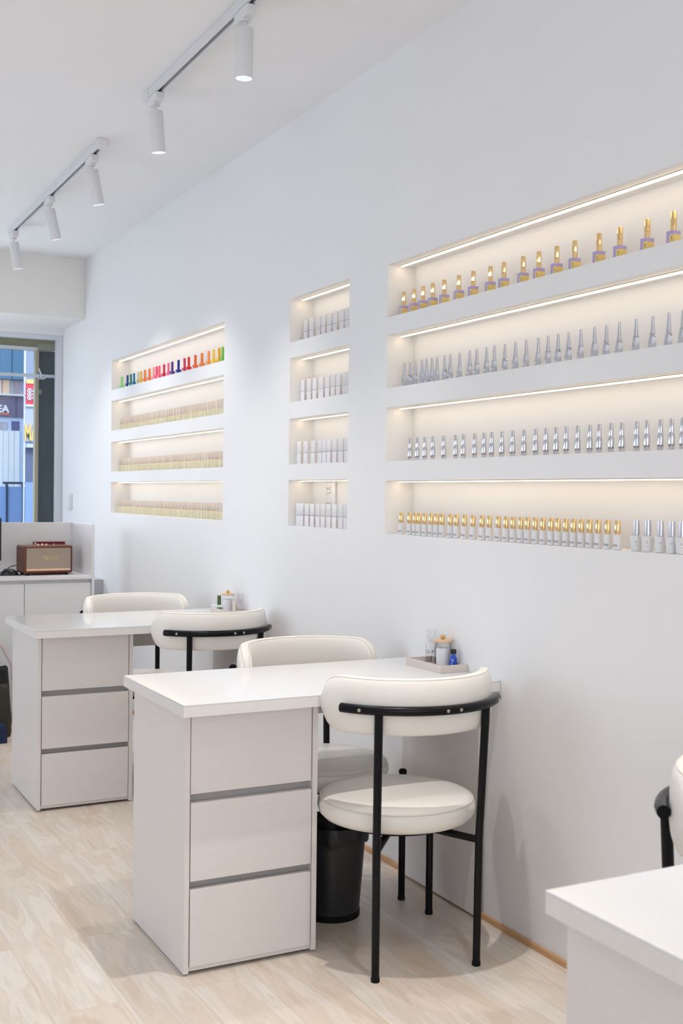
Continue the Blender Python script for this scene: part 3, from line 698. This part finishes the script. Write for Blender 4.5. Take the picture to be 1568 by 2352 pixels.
st = MB(); st.tube([(-0.98, 6.31, 0.60), (-0.90, 6.312, 0.56), (-0.80, 6.315, 0.455), (-0.752, 6.32, 0.36), (-0.745, 6.33, 0.28)], 0.0085, 8)
bgs = [o for o in bpy.data.objects if o.name == 'tote_bag'][0]
so_ = obj('shoulder_strap', st.xf(Matrix.Translation((-bgs.location.x, -bgs.location.y, 0))), mat('pale_pink_strap', (0.60, 0.53, 0.53), 0.5, noise=0.04), bgs, label='pale shoulder strap')

# ================================================================ STREET OUTSIDE
tag(obj('street_pavement', bar(-14, 16, YW+0.12, 40, -0.16, -0.10), mat('grey_asphalt', (0.20, 0.20, 0.21), 0.8, noise=0.15, nscale=3)), 'grey street surface outside the window', 'street')
lt = thing('concrete_lintel', 'worn yellowish concrete lintel above the street window', 'lintel', (0, 8.5, 0))
obj('beam', bar(-3.6, 0.15, 0, 0.22, 2.362, 2.70), mat('worn_yellow_plaster', (0.36, 0.33, 0.22), 0.85, noise=0.25, nscale=9, bump=0.5, bscale=30, stretch=(0.4, 1, 3)), lt)
obj('plaster_lip', bar(-0.145, 0.15, -0.05, -0.001, 2.345, 2.385), mat('crumbling_plaster', (0.42, 0.39, 0.30), 0.9, noise=0.3, nscale=40, bump=0.8, bscale=60), lt)
obj('drip_strip', bar(-3.6, -0.145, -0.03, -0.001, 2.340, 2.3615), M['white'], lt)
cl = thing('concrete_pillar', 'dark slate grey pillar outside at the right of the street window', 'pillar', (0, 8.5, 0))
obj('shaft', bar(-0.138, 0.16, 0, 0.035, -0.1, 2.34), mat('slate_grey_render', (0.105, 0.125, 0.135), 0.85, noise=0.2, nscale=6, bump=0.4, bscale=80), cl)
obj('paper_scrap', bar(-0.136, -0.108, -0.002, -0.0005, 2.022, 2.056), mat('pale_green_paper', (0.30, 0.38, 0.36), 0.7, noise=0.1), cl)
tag(obj('shutter_rail', bar(-0.163, -0.1385, 8.46, 8.52, -0.1, 2.34), mat('cream_painted_metal', (0.48, 0.40, 0.26), 0.5, noise=0.12, nscale=9, stretch=(1, 1, 0.3))), 'narrow cream vertical metal rail left of the slate pillar outside', 'rail')
rd = thing('awning_rod', 'white horizontal rod with scroll bracket across the window top', 'rod', (0, 8.43, 2.148))
m = MB(); m.tube([(-3.1, 0, -0.022), (0.02, 0, 0.003)], 0.012, 12); obj('rod', m, M['frame'], rd)
m = MB(); m.tube([(-0.148, -0.012, 0.055), (-0.140, -0.014, 0.03), (-0.125, -0.014, -0.005), (-0.14, -0.014, -0.022), (-0.155, -0.014, -0.012), (-0.15, -0.014, 0.004)], 0.006, 8)
m.tube([(-0.118+0.016*math.cos(a), -0.015, -0.006+0.013*math.sin(a)) for a in [2*PI*k/12 for k in range(13)]], 0.006, 8, False); obj('bracket', m, M['frame'], rd)

def flat(name, x0, x1, z0, z1, y, m_, parent, th=0.03): return obj(name, bar(x0, x1, y-th, y, z0, z1), m_, parent)
mc = lambda n, c, **k: mat(n, c, 0.6, noise=k.pop('noise', 0.05), **k)
A = thing('shop_building', 'shop across the street with mauve fascia and white ribbed shutter', 'building', (0, 16, 0))
obj('wall', bar(-6.0, 1.356, 0.06, 3.0, -0.1, 5.2), mc('white_facade', (0.66, 0.72, 0.80)), A)
m = MB()
for k in range(40): m.box(1.356-0.17*(k+1), 1.356-0.17*k-0.02, -0.02, 0.055, 2.835, 3.9)
m.box(-5.5, 1.356, -0.0, 0.058, 2.835, 3.9)
obj('corrugated_canopy', m, mc('blue_corrugated_metal', (0.15, 0.30, 0.46)), A)
flat('poster', -5.0, 1.045, 2.633, 2.83, 0.055, mc('peach_poster', (0.86, 0.66, 0.56), noise=0.2, nscale=3), A)
flat('poster', 1.06, 1.15, 2.633, 2.83, 0.054, mc('orange_poster', (0.90, 0.62, 0.42), noise=0.15, nscale=6), A)
flat('poster', 1.20, 1.30, 2.633, 2.83, 0.054, mc('brown_striped_poster', (0.40, 0.34, 0.38), noise=0.5, nscale=30, stretch=(3, 1, 0.3)), A)
flat('poster', 1.30, 1.354, 2.633, 2.83, 0.054, mc('mauve_poster', (0.36, 0.36, 0.48), noise=0.3, nscale=30), A)
flat('ledge', -5.0, 1.356, 2.606, 2.632, 0.05, M['white'], A, 0.12)
fa = flat('fascia', -5.0, 1.356, 2.317, 2.605, 0.055, mc('mauve_fascia', (0.22, 0.20, 0.30)), A, 0.06)
flat('seam', 1.225, 1.24, 2.317, 2.605, -0.0055, mc('dark_seam', (0.13, 0.13, 0.22)), fa, 0.01)
tm = text_mb('EA', 0.135, 0.01, bold=0.005); obj('lettering', tm.xf(Matrix.Translation((1.055, -0.02, 2.421)) @ Matrix.Rotation(PI/2, 4, 'X')), mc('white_letters', (0.95, 0.95, 0.97)), fa)
flat('underline', 0.70, 1.139, 2.347, 2.371, -0.006, mc('orange_red_stripe', (0.85, 0.28, 0.18)), fa, 0.01)
m = MB(); m.tube([(0.7, -0.02, 2.50), (1.15, -0.02, 2.597)], 0.006, 6); obj('swoosh', m, mc('pale_gold_stripe', (0.6, 0.52, 0.42)), fa)
flat('window_band', -5.0, 1.356, 2.13, 2.315, 0.05, mc('pale_window_frame', (0.62, 0.74, 0.90)), A)
flat('poster', 0.60, 1.12, 2.138, 2.245, 0.019, mc('grey_poster', (0.50, 0.50, 0.56), noise=0.4, nscale=9), A, 0.01)
flat('poster', 1.177, 1.285, 2.138, 2.262, 0.019, mc('indigo_poster', (0.12, 0.13, 0.30), noise=0.4, nscale=25), A, 0.01)
m = MB(); m.box(-5.0, 1.285, 0.01, 0.05, 1.0, 2.129)
for k in range(46): m.box(1.285-0.075*(k+1)+0.008, 1.285-0.075*k, -0.006, 0.01, 1.0, 2.129)
obj('roller_shutter', m, mc('white_ribbed_shutter', (0.90, 0.95, 0.97)), A)
flat('shutter_guide', 1.287, 1.356, 1.0, 2.129, 0.05, mc('pale_blue_guide', (0.62, 0.74, 0.92)), A)
flat('lower_wall', -5.0, 1.356, -0.1, 0.999, 0.05, mc('light_blue_panel', (0.28, 0.42, 0.70)), A)
B2 = thing('street_barrier', 'light blue street barrier panel with dark frame outside the window', 'barrier', (0, 15.6, 0))
flat('panel', 0.6, 1.30, -0.1, 1.36, 0.0, mc('sky_blue_panel', (0.26, 0.42, 0.76)), B2)
m = MB(); m.box(0.985, 1.312, -0.06, 0.01, 1.395, 1.425); m.box(1.022, 1.045, -0.05, 0.01, -0.1, 1.394); m.box(1.235, 1.262, -0.05, 0.01, -0.1, 1.394)
obj('frame', m, mc('dark_teal_metal', (0.015, 0.05, 0.10)), B2)

Bb = thing('sign_building', 'narrow grey building outside with red sign above yellow letters', 'building', (0, 14, 0))
m = MB(); P_ = [(0.940, 0.01), (3.4, 0.01), (3.4, 1.2), (1.30, 1.2)]
m.add([(x, y, z) for z in (-0.1, 5.0) for x, y in P_], [(0, 3, 2, 1), (4, 5, 6, 7), (0, 1, 5, 4), (1, 2, 6, 5), (2, 3, 7, 6), (3, 0, 4, 7)])
obj('wall', m, mc('blue_grey_render', (0.19, 0.23, 0.33)), Bb)
flat('corner_strip', 0.928, 0.940, -0.1, 5.0, 0.05, mc('pale_corner_strip', (0.66, 0.70, 0.80)), Bb)
rs = flat('red_sign', 0.942, 1.60, 2.352, 2.648, 0.009, mc('crimson_sign', (0.52, 0.035, 0.07)), Bb, 0.04)
flat('yellow_band', 0.942, 1.60, 2.604, 2.650, -0.0315, mc('yellow_band', (0.75, 0.62, 0.18)), rs, 0.01)
m = MB()
for g in range(5):
    x = 0.952+g*0.062
    for a in range(4): m.box(x, x+0.05, -0.045, -0.032, 2.405+a*0.041, 2.418+a*0.041)
    for a in (0.0, 0.022, 0.042): m.box(x+a, x+a+0.008, -0.045, -0.032, 2.402, 2.545)
obj('characters', m, mc('pale_characters', (0.66, 0.66, 0.74)), rs)
flat('sill', 0.942, 1.60, 2.326, 2.350, 0.009, mc('pale_sill', (0.50, 0.54, 0.62)), Bb, 0.05)
flat('grey_panel', 0.942, 1.60, 1.905, 2.324, 0.009, mc('light_grey_panel', (0.32, 0.36, 0.45)), Bb, 0.02)
tm = text_mb('MA', 0.26, 0.006, bold=0.012); obj('lettering', tm.xf(Matrix.Translation((1.00, -0.02, 2.005)) @ Matrix.Diagonal((0.40, 1, 1, 1)) @ Matrix.Rotation(PI/2, 4, 'X')), mc('ochre_letters', (0.55, 0.40, 0.13)), Bb)
flat('canopy', 0.942, 1.60, 1.83, 1.875, 0.009, mc('pale_canopy', (0.36, 0.42, 0.52)), Bb, 0.10)
flat('shop_opening', 0.942, 1.60, 1.416, 1.82, 0.009, mc('navy_interior', (0.075, 0.10, 0.19), noise=0.3, nscale=12, stretch=(4, 1, 0.5)), Bb, 0.01)
flat('lower_panel', 0.942, 1.60, -0.1, 1.414, 0.009, mc('steel_blue_panel', (0.16, 0.25, 0.46)), Bb, 0.02)

# ================================================================ NAIL POLISH BOTTLES
def shade_mats(t, parts): pass
def sq_prof(w, z0, z1, bev=0.0008, taper=1.0):
    """square-section solid with bevelled ends, as a lathe of 4 sides"""
    r = w/2*math.sqrt(2)
    return [(r-bev, z0), (r, z0+bev), (r*taper, z1-bev), (r*taper-bev, z1)]
def bottle(name='nail_polish_bottle'): return thing(name, 'x', 'nail polish')

def proto_lavender():
    t = bottle()
    obj('glass_body', MB().lathe(sq_prof(0.0245, 0, 0.036), 4, rot=PI/4, smooth=False), M['lav'], t)
    m = MB(); a = 0.0124
    m.box(-a, -a+0.0003, -a, 0.001, 0.001, 0.0262); m.box(-a, a+0.0001, -a, -a+0.0003, 0.001, 0.0262)
    lb = obj('foil_label', m, M['yellow'], t)
    m = MB(); m.box(-a-0.0003, -a, -0.0068, -0.0052, 0.0135, 0.0205); m.box(-a-0.0003, -a, -0.0078, -0.0052, 0.0193, 0.0205); m.box(-a-0.0003, -a, -0.0074, -0.0052, 0.0163, 0.0172); m.box(-a-0.0003, -a, -0.0095, -0.003, 0.0100, 0.0107)
    obj('label_mark', m, M['ink'], lb)
    obj('collar', MB().lathe([(0.0078, 0.0362), (0.0078, 0.050), (0.0074, 0.0525)], 20), M['gold'], t)
    obj('cap', MB().lathe([(0.0072, 0.0530), (0.0077, 0.0540), (0.0075, 0.0845), (0.0070, 0.0857)], 8, smooth=False), M['gold'], t)
    return t
def proto_twist():
    t = bottle()
    m = MB(); n = 6; vs = []; fs = []; L = 9
    for i in range(L+1):
        f = i/L; z = 0.0005+f*0.040; r = 0.0118*(1-0.30*f)
        for k in range(n):
            a = 2*PI*k/n+f*0.9
            q = 1 if k % 2 == 0 else 0.84
            vs.append((r*q*math.cos(a), r*q*math.sin(a), z))
    for i in range(L):
        for k in range(n): fs.append((i*n+k, i*n+(k+1) % n, (i+1)*n+(k+1) % n, (i+1)*n+k))
    fs.append(tuple(reversed(range(n)))); fs.append(tuple(L*n+k for k in range(n)))
    m.add(vs, fs, False); obj('twisted_body', m, M['chrome'], t)
    obj('collar', MB().lathe([(0.0072, 0.0408), (0.0078, 0.0414), (0.0072, 0.0424)], 20), M['chrome'], t)
    obj('cap', MB().lathe([(0.0058, 0.0425), (0.0054, 0.052), (0.0036, 0.0870), (0.0030, 0.0875)], 20), M['chrome'], t)
    return t
def wraptext(body, size, R, ang, z, spacing=1.0):
    tm = text_mb(body, size, 0.00008, spacing=spacing)
    tm.v = [((R+0.0002+v[2])*math.sin(v[0]/R), -(R+0.0002+v[2])*math.cos(v[0]/R), v[1]) for v in tm.v]
    return tm.xf(Matrix.Translation((0, 0, z)) @ Matrix.Rotation(ang, 4, 'Z'))
def proto_silver():
    t = bottle()
    obj('metal_body', MB().lathe([(0.0076, 0.0003), (0.0080, 0.001), (0.0080, 0.0385), (0.0074, 0.0405)], 28), M['chrome'], t)
    obj('lettering', wraptext('NOSA', 0.0066, 0.0080, math.radians(-52), 0.0125, 0.95), M['ink'], t)
    obj('cap', MB().lathe([(0.0058, 0.0407), (0.0061, 0.0415), (0.0056, 0.0782), (0.0050, 0.079)], 24), M['chrome'], t)
    return t
def proto_ins():
    t = bottle()
    obj('white_body', MB().lathe([(0.0104, 0.0003), (0.0110, 0.001), (0.0110, 0.0398), (0.0104, 0.0408)], 32), M['bwhite'], t)
    obj('lettering', wraptext('Ins', 0.0118, 0.0110, math.radians(-76), 0.0125, 1.08), M['ink'], t)
    obj('cap', MB().lathe([(0.0078, 0.041), (0.0082, 0.042), (0.0080, 0.0765), (0.0072, 0.0778)], 28), M['gold'], t)
    return t
def proto_taper():
    t = bottle()
    obj('white_body', MB().lathe([(0.0100, 0.0003), (0.0108, 0.001), (0.0142, 0.0372), (0.0130, 0.0400), (0.0095, 0.0412)], 32, sq=4), M['bwhite'], t)
    m = MB(); R = 0.0128
    def cr(a0, a1, z0, z1, rr_=0.0002):
        vs = []
        for a, z in ((a0, z0), (a1, z0), (a1, z1), (a0, z1)):
            r_ = (0.0108+(0.0142-0.0108)*(z-0.001)/0.0362); q = 1/((abs(math.cos(a))**4+abs(math.sin(a))**4)**0.25)
            vs.append(((r_*q+rr_)*math.cos(a), (r_*q+rr_)*math.sin(a), z))
        m.add(vs, [(0, 1, 2, 3)])
    b = math.radians(-132)
    cr(b-0.02, b+0.14, 0.0155, 0.0163); cr(b-0.02, b-0.34, 0.0155, 0.0163); cr(b+0.02, b-0.22, 0.0105, 0.0109)
    for k in range(8):
        a = 2*PI*k/8; cr(b-0.10+0.09*math.cos(a)-0.03, b-0.10+0.09*math.cos(a)+0.03, 0.0248+0.0022*math.sin(a)-0.0006, 0.0248+0.0022*math.sin(a)+0.0006)
    cr(b-0.46, b-0.40, 0.0325, 0.0340)
    obj('print', m, mat('grey_brown_print', (0.22, 0.17, 0.17), 0.6, noise=0.1) if 'pr' not in M else M['pr'], t)
    obj('cap', MB().lathe([(0.0088, 0.0414), (0.0090, 0.0425), (0.0074, 0.0805), (0.0066, 0.0812)], 16, smooth=False), M['silver'], t)
    return t
def proto_tubebox(w=0.0175, h=0.095):
    t = bottle()
    obj('pearl_body', MB().lathe(sq_prof(w, 0, 0.0455), 4, rot=PI/4, smooth=False), M['tubewhite'], t)
    obj('seam', MB().lathe([(w/2*1.38, 0.0456), (w/2*1.38, 0.0466)], 4, rot=PI/4, smooth=False), M['seam'], t)
    obj('cap', MB().lathe(sq_prof(w, 0.0467, h), 4, rot=PI/4, smooth=False), M['tubewhite'], t)
    m = MB(); a = w/2+0.0002
    random.seed(5)
    for k in range(8):
        z = 0.0085+k*0.0034
        m.box(-a+0.0040, -a+0.0098, -a, -a+0.0002, z, z+0.0021)
        m.box(-a+0.0040, -a+0.0055, -a, -a+0.0002, z, z+0.0030)
    m.box(-a+0.006, -a+0.0085, -a, -a+0.0002, 0.0030, 0.0050)
    obj('pink_print', m, M['pink'], t)
    return t
def proto_frost():
    t = bottle()
    obj('pale_body', MB().lathe(sq_prof(0.0150, 0, 0.0395), 4, rot=PI/4, smooth=False), M['paleliq'], t)
    obj('gold_ring', MB().lathe([(0.0070, 0.0396), (0.0070, 0.0414)], 16), M['gold'], t)
    obj('cap', MB().lathe(sq_prof(0.0118, 0.0415, 0.083), 4, rot=PI/4, smooth=False), M['frost'], t)
    return t
def proto_colour(cname, c):
    m_ = mat(cname.replace(' ', '_')+'_lacquer', c, 0.4, noise=0.02)
    t = bottle()
    obj('lacquer_body', MB().lathe(sq_prof(0.0215, 0, 0.0285), 4, rot=PI/4, smooth=False), m_, t)
    obj('cap', MB().lathe(sq_prof(0.0098, 0.0287, 0.0800), 4, rot=PI/4, smooth=False), m_, t)
    m = MB(); a = 0.01095; m.box(-a, -a+0.0003, -0.0005, 0.0088, 0.003, 0.0165)
    lb = obj('label', m, M['silver'], t)
    return t
BLK = {'R': ('right', 1), 'M': ('middle', 2), 'L': ('left', 3)}
SHELF = {(n[0], n[1]): n[4] for n in NICHES}
ROWN = ('top', 'second', 'third', 'bottom')
ROWS = {
 'R1':(0.035,[3.4991,3.432,3.3692,3.3041,3.2345,3.1431,3.0595,2.9687,2.8973,2.7974,2.7179,2.6361,2.554,2.4499,2.368,2.2641,2.1693]),
 'R2':(0.035,[3.4879,3.452,3.4147,3.368,3.3386,3.3063,3.2744,3.2275,3.1877,3.1367,3.0783,3.0327,2.9826,2.9364,2.886,2.8266,2.7726,2.7178,2.6703,2.6221,2.5738,2.5214,2.4636,2.4185,2.3639,2.2986,2.2395,2.1787,2.1307]),
 'R3':(0.03,[3.436,3.3837,3.3338,3.2825,3.2156,3.1466,3.099,3.0321,2.9833,2.9382,2.8865,2.8277,2.7749,2.7155,2.6646,2.6187,2.5736,2.5242,2.4709,2.4314,2.3857,2.3432,2.2874,2.2454,2.1979,2.1574,2.121]),
 'R4':(0.03,[3.4877,3.434,3.3946,3.3649,3.3267,3.291,3.251,3.2207,3.1685,3.1307,3.0868,3.0393,2.9876,2.9461,2.9008,2.8575,2.8236,2.7834,2.7497,2.7106,2.678,2.6384,2.607,2.5703,2.5342,2.5011,2.4677,2.4332,2.394,2.3533]),
 'R5':(0.03,[2.2807,2.2377,2.1943,2.1521,2.1175]),
 'M1':(0.06,[4.3487,4.2933,4.2283,4.1753,4.1285,4.0755,4.0156,3.9736]),
 'M2':(0.055,[4.3537,4.2981,4.2458,4.1849,4.1275,4.0764,4.0283,3.9801,3.9481]),
 'M3':(0.035,[4.3468,4.2806,4.2161,4.1511,4.1067,4.065,4.0184,3.9618,3.9153]),
 'M4':(0.032,[4.3456,4.3102,4.259,4.2107,4.1594,4.1072,4.0578,4.0039,3.9529,3.91]),
 'L1':(0.04,[6.9561,6.8392,6.7692,6.7059,6.6224,6.5683,6.4911,6.4055,6.3267,6.2734,6.2257,6.1444,6.071,6.0049,5.9009,5.8056,5.7388,5.6384,5.5409,5.4437,5.3739,5.3007,5.2529]),
 'L2':(0.06,[7.0457,6.995,6.9424,6.8873,6.8547,6.8064,6.7681,6.7232,6.688,6.6494,6.5997,6.5506,6.5133,6.4654,6.4289,6.3928,6.3641,6.3321,6.2864,6.2516,6.2035,6.1486,6.1018,6.0589,6.01,5.965,5.9236,5.8859,5.8517,5.8148,5.7692,5.7242,5.6886,5.6475,5.607,5.5698,5.5301,5.4854,5.4468,5.4113,5.3575,5.3177,5.2888]),
 'L3':(0.055,[7.1056,7.0669,7.0243,6.9947,6.957,6.9114,6.8663,6.8298,6.7737,6.7341,6.6871,6.6483,6.61,6.5758,6.5456,6.5083,6.4676,6.4201,6.3768,6.3304,6.2882,6.2568,6.2222,6.1675,6.1137,6.0831,6.0272,5.9883,5.9562,5.9212,5.8835,5.8492,5.8092,5.7726,5.7304,5.6917,5.6535,5.6272,5.5955,5.5668,5.5215,5.4713,5.4327,5.4,5.3677,5.3356,5.3039]),
 'L4':(0.04,[7.0207,6.9741,6.9239,6.862,6.8132,6.7689,6.7252,6.678,6.6198,6.5777,6.5286,6.4875,6.4431,6.3956,6.3524,6.306,6.2603,6.2255,6.1773,6.1433,6.0962,6.0464,5.9966,5.9611,5.929,5.8941,5.8564,5.813,5.7701,5.7337,5.6948,5.6592,5.624,5.5892,5.5548,5.5094,5.4674,5.4342,5.3986,5.366,5.3285,5.2993,5.2547]),
}
KIND = {
 'R1': (proto_lavender, 'lavender polish bottle with gold cap, %s from left, right niches, %s shelf', 'lavender nail polish bottles with gold caps', 0, 0.03),
 'R2': (proto_twist, 'twisted silver polish bottle, %s from left on right niches, %s shelf', 'twisted silver nail polish bottles', 1, 0.12),
 'R3': (proto_silver, 'straight silver polish bottle, %s from left on right niches, %s shelf', 'straight silver nail polish bottles', 2, 0.10),
 'R4': (proto_ins, 'white polish bottle with gold cap, %s from left, right niches, %s shelf', 'white nail polish bottles with gold caps', 3, 0.12),
 'R5': (proto_taper, 'tapered white bottle with silver cap, %s of its five, right niches, %s shelf', 'tapered white bottles with silver caps', 3, 0.04),
 'M1': (proto_tubebox, 'pearl white slim polish bottle, %s from left, middle niches, %s shelf', 'pearl white bottles on the top middle shelf', 0, 0.10),
 'M2': (proto_tubebox, 'pearl white slim polish bottle, %s from left, middle niches, %s shelf', 'pearl white bottles on the second middle shelf', 1, 0.10),
 'M3': (proto_tubebox, 'pearl white slim polish bottle, %s from left, middle niches, %s shelf', 'pearl white bottles on the third middle shelf', 2, 0.10),
 'M4': (proto_tubebox, 'pearl white slim polish bottle, %s from left, middle niches, %s shelf', 'pearl white bottles on the bottom middle shelf', 3, 0.10),
 'L2': (proto_frost, 'frosted beige polish bottle, %s from left, left niches, %s shelf', 'frosted beige bottles on the second left shelf', 1, 0.10),
 'L3': (proto_frost, 'frosted beige polish bottle, %s from left, left niches, %s shelf', 'frosted beige bottles on the third left shelf', 2, 0.10),
 'L4': (proto_frost, 'frosted beige polish bottle, %s from left, left niches, %s shelf', 'frosted beige bottles on the bottom left shelf', 3, 0.10),
}
made = {}
random.seed(11)
for key, (fn, lab, grp, row, jit) in KIND.items():
    X, ys = ROWS[key]; blk = BLK[key[0]][0]; z = SHELF[(blk, row)]+0.0003
    for i, y in enumerate(ys):
        if fn not in made: made[fn] = fn(); r = made[fn]
        else: r = dup(made[fn], (0, 0, 0))
        r.location = (X+random.uniform(-0.002, 0.002), y, z)
        base = {'R': 0.0, 'M': math.radians(-50), 'L': math.radians(-12)}[key[0]]
        if key[0] == 'M': base = math.radians(38)
        r.rotation_euler = (0, 0, base+random.uniform(-jit, jit))
        r['label'] = lab % (ordinal(i+1), ROWN[row]); r['group'] = grp
COLOURS = [('light green', (0.27, 0.71, 0.21)), ('navy blue', (0.004, 0.06, 0.26)), ('teal green', (0.03, 0.24, 0.15)), ('mid blue', (0.02, 0.19, 0.45)), ('ivory', (0.66, 0.68, 0.50)),
 ('golden yellow', (0.92, 0.55, 0.07)), ('bright orange', (0.96, 0.27, 0.05)), ('deep orange', (0.93, 0.22, 0.055)), ('pale salmon', (0.95, 0.40, 0.34)), ('hot pink', (0.88, 0.055, 0.19)),
 ('coral pink', (0.95, 0.14, 0.21)), ('crimson', (0.62, 0.018, 0.06)), ('bubblegum pink', (0.96, 0.19, 0.36)), ('purple', (0.10, 0.045, 0.26)), ('royal blue', (0.006, 0.03, 0.28)),
 ('raspberry', (0.68, 0.05, 0.13)), ('scarlet', (0.83, 0.03, 0.025)), ('tangerine', (0.95, 0.17, 0.04)), ('amber orange', (0.88, 0.26, 0.06)), ('peach', (0.95, 0.35, 0.10)),
 ('lemon yellow', (0.95, 0.64, 0.07)), ('marigold', (0.92, 0.46, 0.01)), ('apple green', (0.21, 0.56, 0.06))]
X, ys = ROWS['L1']; z = SHELF[('left', 0)]+0.0003
rots = [38, 8, 14, 10, 6, 5, 12, 10, 5, 8, 14, 8, 5, 18, 20, 12, 16, 24, 24, 14, 8, 14, 20]
for (cn, c), y, ro in zip(COLOURS, ys, rots):
    t = proto_colour(cn, c); t.location = (X, y, z); t.rotation_euler = (0, 0, math.radians(ro))
    t['label'] = '%s nail polish bottle on the rainbow shelf at the top of the left block' % cn; t['group'] = 'rainbow nail polish bottles'
